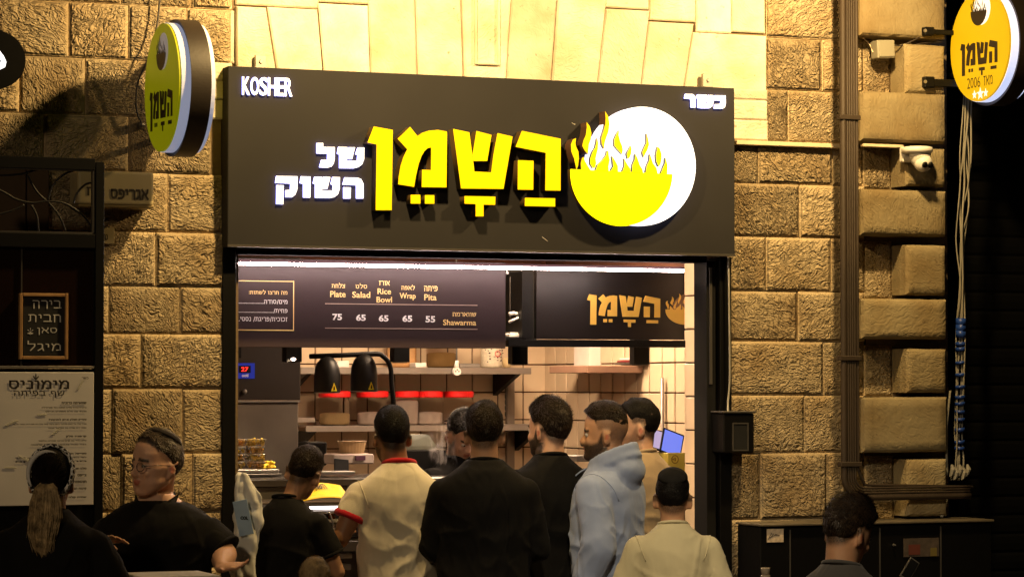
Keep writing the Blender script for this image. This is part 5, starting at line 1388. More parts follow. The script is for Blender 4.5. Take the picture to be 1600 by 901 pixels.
# sprig over the logo
bm = nb(); 
for k, a in enumerate((-40, 0, 45)): ell(bm, ony(54 + k * 2, 590 - (k == 1) * 3, ty_), .003, .0008, .011, Euler((0, R(a), 0)), seg=6)
mk('sprig_print', bm, mat('menu ink', (.04, .03, .03)), mp)

# ================================================================== bottom right cabinet
cb_y = -.32
cbt = Z(1350, 815, cb_y)
cab2 = thing('street_cabinet', 'long black street cabinet with a paler top at the lower right', 'cabinet', (X(1350, cb_y), cb_y, 0))
bm = nb(); box(bm, X(1190, cb_y), X(1550, cb_y), cb_y + .02, -.06, 0, cbt - .012, bev=.004); mk('body', bm, BLACK, cab2)
bm = nb(); box(bm, X(1188, cb_y), X(1552, cb_y), cb_y, -.05, cbt - .0115, cbt, bev=.003); mk('top', bm, mat('pale cabinet top', (.10, .08, .05), .6, var=.3, scale=8), cab2)  # top coloured paler than the black body, with random mottling
for px in (1235, 1375, 1470):
    bm = nb(); box(bm, X(px, cb_y), X(px + 1.5, cb_y), cb_y + .014, cb_y + .0195, .1, cbt - .03); mk('door_edge', bm, DKSTEEL, cab2)
bm = nb(); cyl(bm, (X(1397, cb_y), cb_y + .018, Z(1397, 851, cb_y)), (0, -1, 0), .006, .004, .02, 8); mk('handle', bm, STEEL, cab2)
def sheet(label, a, b, t, bo, y, m, cat='sticker', rot=0):
    cx, cz_ = (X(a, y) + X(b, y)) / 2, Z((a + b) / 2, (t + bo) / 2, y)
    bm = nb(); obox(bm, Matrix.Translation((cx, y, cz_)) @ Matrix.Rotation(R(rot), 4, 'Y'), X(b, y) - X(a, y), .003, (bo - t) / 345, .0005); return tag(mk('notice', bm, m, loc=(cx, y, cz_)), label, cat)
nA = sheet('crumpled white notice stuck on the left of the black street cabinet', 1197, 1223, 825, 847, cb_y + .016, mat('paper notice', (.48, .38, .28), .7, var=.3, scale=50))
bm = nb()
for k in range(5): tube(bm, [ony(1200 + k * 3, 842 - k * 2, cb_y + .013), ony(1206 + k * 3, 832 + k, cb_y + .013)], .0016, 4)
mk('scribble', bm, mat('dark print', (.05, .04, .04)), nA)
nB = sheet('faded dark red poster on the front of the black street cabinet', 1410, 1465, 839, 870, cb_y + .016, mat('faded poster', (.055, .040, .030), .7, var=.4, scale=25), 'poster')
rect_in(1418, 1436, 850, 866, cb_y + .0118, cb_y + .0135, 'red_print', mat('faded red', (.09, .02, .012), .7), nB, 0)
rect_in(1452, 1462, 855, 868, cb_y + .0118, cb_y + .0135, 'yellow_print', mat('faded yellow', (.12, .09, .02), .7), nB, 0)
# glass cups low at the left of the cabinet
cpz = Z(1197, 901, -1.0)
for k in range(2):
    bm = nb(); c = ony(1196, 899 - k * 12, -1.0); lathe(bm, (c.x, -1.0, c.z - .03), [(.018, 0), (.022, .03), (.0225, .032), (.0205, .033)], 16)
    tag(mk('cup', bm, mat('cup plastic', (.3, .25, .2), .15), smooth=True, loc=(c.x, -1.0, c.z - .03)), 'small stacked cup in the lower right dark area, %s one' % ('lower' if k == 0 else 'upper'), 'cup')
# bar tables
def table(label, a, b, py, y, dep, m):
    z = Z((a + b) / 2, py, y); x0, x1 = X(a, y, py), X(b, y, py)
    t = thing('bar_table', label, 'table', ((x0 + x1) / 2, y, 0))
    bm = nb(); box(bm, x0, x1, y, y + dep, z - .03, z, bev=.004); mk('table_top', bm, m, t)
    for lx in (x0 + .05, x1 - .05):
        for ly in (y + .05, y + dep - .05):
            bm = nb(); tube(bm, [(lx, ly, 0), (lx, ly, z - .031)], .015); mk('leg', bm, BLACK, t)
    return z
table('tall white bar table between the woman and the man at the lower left', 222, 345, 899.5, -2.0, .30, WHITEP)
# woven basket/stones glimpse under the woman's arm
bk = thing('bread_basket', 'small woven basket under the arm of the ponytailed woman', 'basket', ony(168, 905, -1.6))
c = ony(168, 905, -1.6)
bm = nb(); lathe(bm, (c.x, c.y, c.z - .05), [(.05, 0), (.058, .06), (.062, .085), (.056, .088)], 18); mk('wall', bm, mat('straw', (.35, .26, .14), .8, bump=.004, bscale=90), bk)
for k in range(4):
    bm = nb(); zz = c.z - .03 + k * .017; tube(bm, [(c.x + .061 * math.cos(a), c.y + .061 * math.sin(a), zz) for a in [q * math.pi / 12 for q in range(25)]], .005, 6); mk('band', bm, mat('straw', (.35, .26, .14)), bk)
# ================================================================== people
def lerp_tab(x, tab):
    if x <= tab[0][0]: return tab[0][1]
    for (a, va), (b, vb) in zip(tab[:-1], tab[1:]):
        if x <= b: return va + (vb - va) * (x - a) / (b - a)
    return tab[-1][1]
def sstep(a, b, x):
    t = np.clip((x - a) / (b - a), 0, 1); return t * t * (3 - 2 * t)

def skin_mat(name, col):
    m = bpy.data.materials.new(name); m.use_nodes = True; N, L = nodes_of(m); b = N['Principled BSDF']
    b.inputs['Roughness'].default_value = .5; b.inputs['Subsurface Weight'].default_value = .12
    b.inputs['Subsurface Radius'].default_value = (.02, .008, .004); b.inputs['Subsurface Scale'].default_value = .4
    tc = N.new('ShaderNodeTexCoord'); nz = N.new('ShaderNodeTexNoise'); nz.inputs['Scale'].default_value = 22; nz.inputs['Detail'].default_value = 5
    L.new(tc.outputs['Object'], nz.inputs['Vector'])
    mx = N.new('ShaderNodeMix'); mx.data_type = 'RGBA'; mx.inputs['A'].default_value = (col[0] * .86, col[1] * .78, col[2] * .74, 1); mx.inputs['B'].default_value = (*[c * 1.1 for c in col], 1)
    L.new(nz.outputs['Fac'], mx.inputs['Factor'])
    ha = N.new('ShaderNodeAttribute'); ha.attribute_name = 'hair'  # hair pigment, plus the painted shade of the eye sockets
    n2 = N.new('ShaderNodeTexNoise'); n2.inputs['Scale'].default_value = 320; n2.inputs['Detail'].default_value = 2; L.new(tc.outputs['Object'], n2.inputs['Vector'])
    mr = N.new('ShaderNodeMapRange'); mr.inputs['From Min'].default_value = .3; mr.inputs['From Max'].default_value = .7; mr.inputs['To Min'].default_value = .75; mr.inputs['To Max'].default_value = 1.2
    L.new(n2.outputs['Fac'], mr.inputs['Value'])
    mu = N.new('ShaderNodeMath'); mu.operation = 'MULTIPLY'; mu.use_clamp = True; L.new(ha.outputs['Fac'], mu.inputs[0]); L.new(mr.outputs[0], mu.inputs[1])
    m2 = N.new('ShaderNodeMix'); m2.data_type = 'RGBA'; m2.inputs['B'].default_value = (.018, .012, .008, 1)
    L.new(mu.outputs[0], m2.inputs['Factor']); L.new(mx.outputs['Result'], m2.inputs['A'])
    la = N.new('ShaderNodeAttribute'); la.attribute_name = 'lip_ear_shade'  # lip colour, also painted shade inside the ears
    m3 = N.new('ShaderNodeMix'); m3.data_type = 'RGBA'; m3.inputs['B'].default_value = (col[0] * .75, col[1] * .40, col[2] * .38, 1)
    L.new(la.outputs['Fac'], m3.inputs['Factor']); L.new(m2.outputs['Result'], m3.inputs['A']); L.new(m3.outputs['Result'], b.inputs['Base Color'])
    bp = N.new('ShaderNodeBump'); bp.inputs['Distance'].default_value = .0015; bp.inputs['Strength'].default_value = .6
    L.new(n2.outputs['Fac'], bp.inputs['Height']); L.new(bp.outputs[0], b.inputs['Normal'])
    return m
SKIN = {'tan': skin_mat('tan skin', (.50, .28, .165)), 'olive': skin_mat('olive skin', (.36, .20, .11)), 'fair': skin_mat('fair skin', (.60, .36, .25)), 'deep': skin_mat('brown skin', (.33, .17, .09))}
def hair_mat(name, col, rough=.6):
    m = mat(name, col, rough, var=.5, scale=40, bump=.004, bscale=170, spec=.12)
    return m
HAIR = {'black': hair_mat('black hair', (.005, .004, .0035)), 'brown': hair_mat('dark brown hair', (.010, .006, .004)), 'grey': hair_mat('grey brown hair', (.045, .032, .022)), 'blond': hair_mat('dark blond hair', (.34, .25, .14))}
STRAND = {'black': mat('black strands', (.010, .008, .007), .45, spec=.3, var=.5, scale=60), 'brown': mat('brown strands', (.030, .018, .010), .45, spec=.3, var=.5, scale=60), 'grey': mat('grey strands', (.13, .10, .075), .4, spec=.5, var=.5, scale=60), 'blond': mat('blond strands', (.3, .2, .1), .4, spec=.5)}
def cloth(name, col, rough=.85, bump=.0012):
    m = mat(name, col, rough, var=.10, scale=5, bump=bump, bscale=350, spec=.2)
    N, L = nodes_of(m); N['Principled BSDF'].inputs['Sheen Weight'].default_value = .0 if max(col) < .05 else .15
    N['Principled BSDF'].inputs['Sheen Roughness'].default_value = .5
    # creases: ridged noise stretched along the cloth, over the weave
    tc = N.new('ShaderNodeTexCoord'); mp = N.new('ShaderNodeMapping'); mp.inputs['Rotation'].default_value = (.3, .5, .2); mp.inputs['Scale'].default_value = (1, 1, .45); L.new(tc.outputs['Object'], mp.inputs['Vector'])
    nz = N.new('ShaderNodeTexNoise'); nz.inputs['Scale'].default_value = 6.5; nz.inputs['Detail'].default_value = 1.5; nz.inputs['Distortion'].default_value = .5; L.new(mp.outputs[0], nz.inputs['Vector'])
    s_ = N.new('ShaderNodeMath'); s_.operation = 'SUBTRACT'; s_.inputs[1].default_value = .5; L.new(nz.outputs['Fac'], s_.inputs[0])
    a_ = N.new('ShaderNodeMath'); a_.operation = 'ABSOLUTE'; L.new(s_.outputs[0], a_.inputs[0])
    r_ = N.new('ShaderNodeMapRange'); r_.interpolation_type = 'SMOOTHSTEP'; r_.inputs['From Max'].default_value = .11; r_.inputs['To Min'].default_value = 1; r_.inputs['To Max'].default_value = 0; L.new(a_.outputs[0], r_.inputs['Value'])
    b2 = N.new('ShaderNodeBump'); b2.inputs['Distance'].default_value = .0040; b2.inputs['Strength'].default_value = .7; L.new(r_.outputs[0], b2.inputs['Height'])
    old = N['Principled BSDF'].inputs['Normal'].links[0].from_node; L.new(b2.outputs[0], old.inputs['Normal'])
    return m

def remesh(bm, voxel, smooth=2, factor=.5):
    me = bpy.data.meshes.new('tmp'); bmesh.ops.recalc_face_normals(bm, faces=bm.faces); bm.to_mesh(me); bm.free()
    o = bpy.data.objects.new('tmp', me); COL.objects.link(o)
    md = o.modifiers.new('r', 'REMESH'); md.mode = 'VOXEL'; md.voxel_size = voxel; md.use_smooth_shade = True
    if smooth:
        ms = o.modifiers.new('s', 'SMOOTH'); ms.iterations = smooth; ms.factor = factor
    bpy.context.view_layer.update()
    out = bpy.data.meshes.new_from_object(o.evaluated_get(bpy.context.evaluated_depsgraph_get()))
    bpy.data.objects.remove(o); bpy.data.meshes.remove(me)
    for p in out.polygons: p.use_smooth = True
    return out
def coords(me):
    co = np.empty(len(me.vertices) * 3, np.float32); me.vertices.foreach_get('co', co); return co.reshape(-1, 3)
def setco(me, co): me.vertices.foreach_set('co', co.astype(np.float32).ravel()); me.update()
def attr(me, name, val):
    a = me.attributes.new(name, 'FLOAT', 'POINT'); a.data.foreach_set('value', val.astype(np.float32))

CR = Vector((.0755, .098, .094)); CC = Vector((0, -.006, .094))
HAIRLINE = [(0, .142), (25, .138), (48, .118), (62, .085), (72, .082), (80, .088), (88, .080), (96, .060), (108, .030), (125, .008), (150, -.004), (180, -.010)]
WALLH = None
def head_geo(bm, M, ears=True, nose=1.0, jaw=1.0, cheeks=1.0):
    """head in its own frame: origin on the neck pivot, z up, y towards the face"""
    def rg(z, a, b, cy): return (M @ Vector((0, cy, z)), (M.to_3x3() @ Vector((a, 0, 0))), (M.to_3x3() @ Vector((0, b, 0))))
    r = bmesh.ops.create_uvsphere(bm, u_segments=28, v_segments=18, radius=1, matrix=M @ Matrix.Translation(CC) @ Matrix.Diagonal((CR.x, CR.y, CR.z, 1)))
    loft(bm, [rg(-.056, .014 * jaw, .012, .070), rg(-.048, .030 * jaw, .026, .060), rg(-.030, .046 * jaw, .046, .040), rg(-.008, .057 * jaw, .062, .026), rg(.018, .064 * cheeks, .070, .020),
              rg(.045, .069 * cheeks, .076, .016), rg(.068, .071, .080, .012), rg(.10, .072, .084, .008), rg(.13, .060, .07, .006)], 24, power=2.15)
    def e(c, rx, ry, rz, rot=None): ell(bm, M @ Vector(c), rx, ry, rz, (M.to_3x3() @ (rot.to_matrix() if rot else Matrix.Identity(3))).to_euler(), 14)
    e((0, .084, .072), .050, .013, .010)                     # brow
    for s in (-1, 1):
        e((s * .034, .074, .026), .022, .016, .018)          # cheekbone
        e((s * .009, .100, .020), .008, .010, .007)          # nostril wing
        if ears:
            R_ = Euler((R(-12), 0, s * R(22)))
            e((s * .080, -.006, .040), .0075, .019, .032, R_)
            e((s * .078, -.002, .014), .006, .011, .010, R_)
            for k in range(9):                                # helix
                t = R(-60 + k * 34)
                e((s * .088, -.012 - .017 * math.cos(t + 1.2) * -1, .042 + .028 * math.sin(t)), .004, .005, .006)
    r3 = M.to_3x3()
    loft(bm, [(M @ Vector((0, .084, .066)), r3 @ Vector((.0075, 0, 0)), r3 @ Vector((0, .010, 0))), (M @ Vector((0, .094, .046)), r3 @ Vector((.008, 0, 0)), r3 @ Vector((0, .011, 0))),
              (M @ Vector((0, .102 + .004 * nose, .028)), r3 @ Vector((.0105, 0, 0)), r3 @ Vector((0, .014 * nose, 0))), (M @ Vector((0, .098, .014)), r3 @ Vector((.009, 0, 0)), r3 @ Vector((0, .012, 0)))], 12)
    e((0, .0915, .000), .022, .0105, .0045); e((0, .0900, -.0095), .019, .0105, .0055)   # lips
    e((0, .078, -.040), .021, .017, .015)                     # chin
def paint_head(me, M, beard=0.0, fade=.8, brows=1.0, fadeline=0.0):
    co = coords(me); Mi = M.inverted(); A = np.array(Mi.to_3x3()); h = co @ A.T + np.array(Mi.translation)
    x, y, z = h[:, 0], h[:, 1], h[:, 2]
    near = (np.abs(x) < .12) & (y > -.14) & (y < .14) & (z > -.10) & (z < .22)
    az = np.degrees(np.abs(np.arctan2(x, y - CC.y)))
    hl = np.interp(az, [a for a, _ in HAIRLINE], [b for _, b in HAIRLINE])
    hair = sstep(-.028, .004, z - hl - .006) * fade * (az > 55) + sstep(-.004, .004, z - hl) * (az <= 55)
    hair = np.where((az > 60) & (z > .03), np.maximum(hair, sstep(-.02, .0, z - hl) * fade), hair)
    by = sstep(.018, .002, z + .35 * np.maximum(0, .075 - (y - CC.y)) * 0)       # beard top edge falls along the cheek
    cheek = sstep(.030, .006, z - np.interp(az, [0, 15, 30, 55, 75, 85], [.0, .002, -.004, .004, .05, .07]))
    bmask = cheek * (az < 92) * (z > -.075) * sstep(.045, .055, y + .04 + .03 * (z < .0))
    moust = sstep(.018, .013, z) * (z > .0) * (np.abs(x) < .034) * (y > .07)
    bmask = np.maximum(bmask, moust)
    lips = ((z > -.015) & (z < .0055) & (np.abs(x) < .021) & (y > .091)).astype(float)
    ear_shade = (np.hypot(y + .004, (z - .040) * .7) < .009) & (np.abs(x) > .074) & (np.abs(x) < .10)  # hollow of the ear, its shade painted in as darker skin
    bmask = bmask * (1 - lips)
    brow = sstep(.0075, .004, np.abs(z - .074 - .006 * np.cos(np.abs(x) * 40))) * (np.abs(x) > .010) * (np.abs(x) < .050) * (y > .060)
    socket_shade = sstep(.013, .006, np.hypot(np.abs(x) - .031, (z - .054) * 1.4)) * (y > .06) * .75  # shade of the eye sockets, painted as dark colour
    attr(me, 'hair', np.clip(np.maximum.reduce([hair, bmask * beard, brow * brows, socket_shade * .6]), 0, 1) * near)  # the hair mask also carries the painted eye socket shade
    attr(me, 'lip_ear_shade', np.maximum(lips, ear_shade * .9) * near)
    if beard > .6:    # a full beard stands off the skin
        n = np.array(me.vertex_normals)if False else np.empty(len(me.vertices) * 3, np.float32)
        me.vertices.foreach_get('normal', n); n = n.reshape(-1, 3)
        co = co + n * (bmask * near * .008 * beard)[:, None]; setco(me, co)

def hair_mesh(M, top=.018, side=.006, back=.012, line=None, sweep=(0, -.3), blades=7000, L=.014, seed=0, front=0.0, mess=1.0):
    """a cap of hair over the skull, its surface broken by many short locks"""
    rnd = random.Random(seed); line = line or HAIRLINE
    bm = nb(); NU, NV = 64, 22; rows = []
    def surf(az, zb, t):
        # t 0 = crown, 1 = hairline
        phi1 = math.acos(max(-1, min(1, (zb - CC.z) / CR.z))); phi = phi1 * t
        n = Vector((math.sin(phi) * math.sin(az), math.sin(phi) * math.cos(az), math.cos(phi)))
        a = abs(math.degrees(math.atan2(math.sin(az), math.cos(az))))
        th = lerp_tab(a, [(0, top), (40, top * .9), (75, side), (110, side), (150, back), (180, back)])
        blend = min(1, phi / R(78)); th = top * (1 - blend ** 2) + th * blend ** 2
        edge = min(1.0, (1 - t) / .22) if a > 50 else min(1.0, (1 - t) / .10)
        p = CC + Vector((n.x * CR.x, n.y * CR.y, n.z * CR.z))
        nn = Vector((n.x / CR.x, n.y / CR.y, n.z / CR.z)).normalized()
        lump = .0045 * mess * noise.fractal(p * 28 + Vector((seed, 0, 0)), 1, 2, 3)
        off = -.003 + (th + lump) * edge ** .6
        if front and a < 50: off += front * edge * max(0, math.sin(phi)) * (1 - a / 50)
        return p + nn * off, nn, edge
    for j in range(NV + 1):
        row = []
        for i in range(NU):
            az = 2 * math.pi * i / NU; a = abs(math.degrees(math.atan2(math.sin(az), math.cos(az))))
            zb = lerp_tab(a, line); row.append(bm.verts.new(M @ surf(az, zb, j / NV * .999 + .0005)[0]))
        rows.append(row)
    for j in range(NV):
        for i in range(NU):
            f = bm.faces.new((rows[j][i], rows[j + 1][i], rows[j + 1][(i + 1) % NU], rows[j][(i + 1) % NU])); f.smooth = True
    r3 = M.to_3x3()
    for q in range(blades):
        az = rnd.uniform(0, 2 * math.pi); t = math.sqrt(rnd.random()) * .97
        a = abs(math.degrees(math.atan2(math.sin(az), math.cos(az)))); zb = lerp_tab(a, line)
        p, n, e = surf(az, zb, t)
        k = noise.noise(p * 22 + Vector((seed, 5, 1)))
        d = Vector((sweep[0] + rnd.uniform(-.35, .35) * mess + k, sweep[1] * (1 if t < .6 else .3) + rnd.uniform(-.35, .35) * mess, -.9 if t > .55 else -.15))
        d = (d - n * d.dot(n)); d = (d.normalized() * .9 + n * rnd.uniform(.10, .55)).normalized()
        ll = L * rnd.uniform(.7, 1.6) * (.35 + .65 * e) * (1 if t < .6 else .6); w = .0011
        s = d.cross(n).normalized() * w; p = p - n * .002
        v = [bm.verts.new(M @ (p - s)), bm.verts.new(M @ (p + s)), bm.verts.new(M @ (p + d * ll))]
        bm.faces.new(v).material_index = 1
    return bm

def finger(bm, base, d, n, L_, r, curl):
    """three bones, tapering, curling towards n"""
    p = Vector(base); d = Vector(d).normalized(); n = Vector(n).normalized(); ax = d.cross(n).normalized()
    pts = [p - d * .012]; rs = [r]
    for f_, k in ((.45, 0), (.30, 1), (.25, 2)):
        pts.append(p.copy()); rs.append(r * (1 - .08 * k)); p = p + d * L_ * f_; d = Matrix.Rotation(curl, 3, ax) @ d
    pts.append(p); rs.append(r * .62)
    tube(bm, pts, rs, 10)
def hand(bm, wrist, d, n, side, curl=.35, spread=.10, s=1.0):
    """palm plus five fingers; d points to the finger tips, n out of the palm, side = +1/-1 puts the thumb"""
    w = Vector(wrist); d = Vector(d).normalized(); n = (Vector(n) - d * Vector(n).dot(d)).normalized(); t = d.cross(n).normalized() * side
    loft(bm, [(w - d * .02 * s, t * .025 * s, n * .019 * s), (w + d * .02 * s, t * .033 * s, n * .016 * s), (w + d * .06 * s, t * .041 * s, n * .014 * s), (w + d * .088 * s, t * .039 * s, n * .012 * s)], 14, power=2.4)
    for k, (o, L_) in enumerate([(.030, .072), (.010, .080), (-.010, .075), (-.029, .058)]):
        dd = (d + t * (o * spread * 30)).normalized()
        finger(bm, w + d * .088 * s + t * o * s, dd, n, L_ * s, .0088 * s * (1 if k < 3 else .88), curl * (1 + .12 * k))
    finger(bm, w + d * .030 * s + t * .036 * s, (d * .75 + t * .75 + n * .25), n, .060 * s, .0105 * s, curl * .6)

def person(label, hx, hy, d, body=22.5, head=None, pitch=0.0, roll=0.0, w=1.0, sh=1.0, build='tee', scol=(.01, .01, .01), skin='tan', hair='brown', hs=None, beard=0.0, fade=.8,
           arms=None, sleeve=.5, group=None, nose=1.0, jaw=1.0, hands=False, lean=0.0, hscale=1.0, seat=None, voxel=.0075, shirt='t_shirt', collar=None, wr=1.0, hood=False, long=False, pants=(.02, .02, .025), hoff=0.0, neckdrop=0.0, name_s=None, sseed=0, shoulder_drop=0.0):
    """hx, hy: crown of the head in the photo; d: distance from the camera"""
    random.seed(hash(label) % 1000 if False else int(hx * 7 + hy))
    top = at(hx, hy, d)
    H = top.z if seat is None else seat
    s = H / 1.76 if seat is None else 1.0 * hscale
    base_z = top.z - 1.75 * s
    f = R(body); head = body if head is None else head
    # body frame: x right, y forward
    B = Matrix.Translation(Vector((top.x, top.y, base_z)) - RGT * hoff) @ Matrix.Rotation(-f, 4, 'Z') @ Matrix.Diagonal((s, s, s, 1))
    t = thing('person', label, 'person', (top.x, top.y, base_z if seat is None else base_z + .55), group)
    def bp(x, y, z): return B @ Vector((x, y, z))
    def bv(x, y, z): return B.to_3x3() @ Vector((x, y, z))
    hd = R(head)
    piv = Vector((0, .01 + lean * .1, 1.558))
    M = Matrix.Translation(B @ piv + RGT * hoff) @ Matrix.Rotation(-hd, 4, 'Z') @ Matrix.Rotation(-R(pitch), 4, 'X') @ Matrix.Rotation(R(roll), 4, 'Y') @ Matrix.Diagonal((s * hscale,) * 3 + (1,))
    SX = .172 * sh
    arms = arms or {}
    A = {}
    for sd in (-1, 1):
        a = arms.get(sd, ((sd * (SX + .050), .02, 1.13), (sd * (SX - .03), .25, 1.10)))
        A[sd] = (Vector((sd * SX, -.005, 1.385 - shoulder_drop)), Vector(a[0]), Vector(a[1]))
    def torso(bm, k, zt=1.50, low=.86, straight=0.0):
        tab = [(low, .158, .112, 0), (1.0, .155 + .012 * straight, .112, 0), (1.1, .150 + .02 * straight, .112, .004), (1.2, .160 + .012 * straight, .118, .004), (1.30, .174, .122, 0), (1.36, .184, .112, -.006), (1.395, .176, .098, -.010), (1.425, .145, .084, -.014), (1.455, .105, .074, -.014), (1.485, .074, .066, -.008), (zt, .062, .060, -.002)]
        if neckdrop and k > 0: tab = [q_ for q_ in tab[:-1] if q_[0] < 1.505 - neckdrop - .004] + [tab[-1]]
        rings = []
        for z, a, b_, cy in tab:
            ww = w if z < 1.35 else (w * .5 + .5)
            kk = k if z < 1.47 or k <= 0 else k * .7
            if k == 0 and z > 1.40: kk = -.010
            aa = a * (ww if z < 1.30 else sh * (ww * .5 + .5)) + kk; bb = b_ * w + kk
            rings.append((bp(0, cy + lean * (z - 1.0) * .2, z), bv(aa, 0, 0), bv(0, bb, 0)))
        loft(bm, rings, 26, power=2.35)
    # ---- body: one continuous surface
    bm = nb(); torso(bm, 0)
    loft(bm, [(bp(0, -.012, 1.42), bv(.070, 0, 0), bv(0, .066, 0)), (bp(0, -.010, 1.47), bv(.062, 0, 0), bv(0, .061, 0)), (B @ Vector((0, -.004, 1.52)) + RGT * hoff * .7, bv(.060 * (w * .5 + .5), 0, 0), bv(0, .057, 0)), (M @ Vector((0, -.012, .02)), (M.to_3x3() @ Vector((.058, 0, 0))), (M.to_3x3() @ Vector((0, .064, 0))))], 20)
    head_geo(bm, M, nose=nose, jaw=jaw * (w * .4 + .6), cheeks=1 + (w - 1) * .4)
    for sd in (-1, 1):
        S_, E_, W_ = A[sd]
        def limb(p, q, ra, rb, rc=None):
            pts = [B @ p, B @ (p * .5 + q * .5), B @ q]; tube(bm, pts, [ra * s, (rc or (ra + rb) / 2) * s, rb * s], 16)
        ell(bm, B @ S_, .052 * s, .052 * s, .050 * s)
        limb(S_, E_, .050 * w, .040 * w, .050 * w); ell(bm, B @ E_, .040 * s * w, .040 * s * w, .040 * s * w); limb(E_, W_, .041 * w, .026, .039 * w)
        dd = (W_ - E_).normalized()
        hc = arms.get('hand%d' % sd, {})
        hd_ = B.to_3x3() @ Vector(hc.get('d', dd)); hn_ = B.to_3x3() @ Vector(hc.get('n', (-sd * .7, 0, -.7)))
        hand(bm, B @ W_, hd_, hn_, hc.get('side', sd), hc.get('curl', .4), hc.get('spread', .1), s)
        if seat is None:
            limb(Vector((sd * .085, 0, .90)), Vector((sd * .095, .01, .48)), .088 * w, .056, .078 * w); limb(Vector((sd * .095, .01, .49)), Vector((sd * .10, -.02, .09)), .056, .038, .054)
            ell(bm, bp(sd * .10, .04, .045), .045 * s, .12 * s, .04 * s, Euler((0, 0, -f)))
        else:
            limb(Vector((sd * .09, 0, .92)), Vector((sd * .12, .40, .92)), .088 * w, .060); limb(Vector((sd * .12, .40, .92)), Vector((sd * .12, .38, .50)), .056, .04)
            ell(bm, bp(sd * .12, .44, .46), .045 * s, .12 * s, .04 * s, Euler((0, 0, -f)))
    ell(bm, bp(0, 0, .90), .155 * s * w, .12 * s * w, .10 * s, Euler((0, 0, -f)))
    me = remesh(bm, voxel, 2, .5)
    paint_head(me, M, beard, fade)
    me.materials.append(SKIN[skin]); o = link('body', me, None); adopt(o, t)
    # ---- shirt: its own surface a little off the body
    bm = nb(); k = .016 + (.014 if long or hood else 0); torso(bm, k, 1.505 - neckdrop, .84 if not hood else .88, 1.0)
    ends = {}
    for sd in (-1, 1):
        S_, E_, W_ = A[sd]; g = .016 + (.012 if hood else 0)
        ell(bm, B @ S_, (.050 + g) * s, (.052 + g) * s, (.044 + g * .8) * s)
        ra = .052 * w + g
        if long or hood:
            tube(bm, [B @ S_, B @ (S_ * .5 + E_ * .5), B @ E_], [ra * s, (ra - .002) * s, (.046 * w + g) * s], 18); ell(bm, B @ E_, *([(.046 * w + g) * s] * 3))
            e = E_ + (W_ - E_) * .93; tube(bm, [B @ E_, B @ (E_ * .5 + e * .5), B @ e], [(.046 * w + g) * s, (.045 * w + g) * s, (.034 + g * .4) * s], 18)
        else:
            e = S_ + (E_ - S_) * sleeve * 1.3 if sleeve < .75 else S_ + (E_ - S_) * .92
            tube(bm, [B @ S_, B @ (S_ * .5 + e * .5), B @ e], [ra * s, (ra + .003) * s, (ra + .006) * s], 20)
        ends[sd] = (e, (S_ - e).normalized(), ra + .008)
    if hood:
        # hood bunched behind the neck
        ell(bm, bp(0, -.105, 1.455), .105 * s, .065 * s, .070 * s, Euler((R(-20), 0, -f)))
        nH = 26; rr = []
        for i in range(nH):
            q = 2 * math.pi * i / nH; bk = .5 - .5 * math.sin(q)
            c_ = Vector((.092 * math.cos(q), .098 * math.sin(q) - .020 - .012 * bk, 1.452 + .095 * bk)); o_ = Vector((math.cos(q), math.sin(q), 0))
            rr.append([bm.verts.new(B @ (c_ + o_ * (.015 * math.cos(p_) + .018 * bk * (p_ > 3.3)) + Vector((0, 0, .040 * math.sin(p_))))) for p_ in [2 * math.pi * j / 10 for j in range(10)]])
        for i in range(nH):
            for j in range(10): bm.faces.new((rr[i][j], rr[(i + 1) % nH][j], rr[(i + 1) % nH][(j + 1) % 10], rr[i][(j + 1) % 10]))
    me = remesh(bm, .0085, 7 if hood else 15, .55)
    co = coords(me); n = np.empty(len(me.vertices) * 3, np.float32); me.vertices.foreach_get('normal', n); n = n.reshape(-1, 3)
    Bi = B.inverted(); loc = co @ np.array(Bi.to_3x3()).T + np.array(Bi.translation)
    dsp = np.empty(len(co), np.float32); sd0 = Vector((hx * .37, hy * .21, 0))
    for i, (x, y, z) in enumerate(loc):
        v = Vector((float(x), float(y), float(z)))
        a = noise.noise(Vector((v.x * 7, v.y * 7, v.z * 2.2)) + sd0)                     # long vertical drapes
        b_ = 1 - abs(noise.noise(Vector((v.x * 5 + a * .8, v.y * 6, v.z * 9 + v.x * 3)) + sd0 * 2)) * 2
        c_ = 1 - abs(noise.noise(Vector((v.x * 16, v.y * 16, v.z * 9 - abs(v.x) * 14)) + sd0 * 3)) * 2
        low = min(1, max(.25, (1.42 - v.z) / .25))
        r1 = max(0, b_) ** 2.5; r2 = max(0, c_) ** 3; dsp[i] = (a * .011 + r1 * .0095 + r2 * .0030 - .002) * low
    co = co + n * (dsp * wr * s)[:, None]
    if shirt == 't_shirt' or hood: pass
    setco(me, co)
    m_s = cloth('%s cloth' % label[:28], scol)
    me.materials.append(m_s); me_s = me; so = link(shirt, me, None); adopt(so, t)
    # neckband and sleeve hems
    cm = cloth('%s band' % label[:28], collar) if collar else m_s
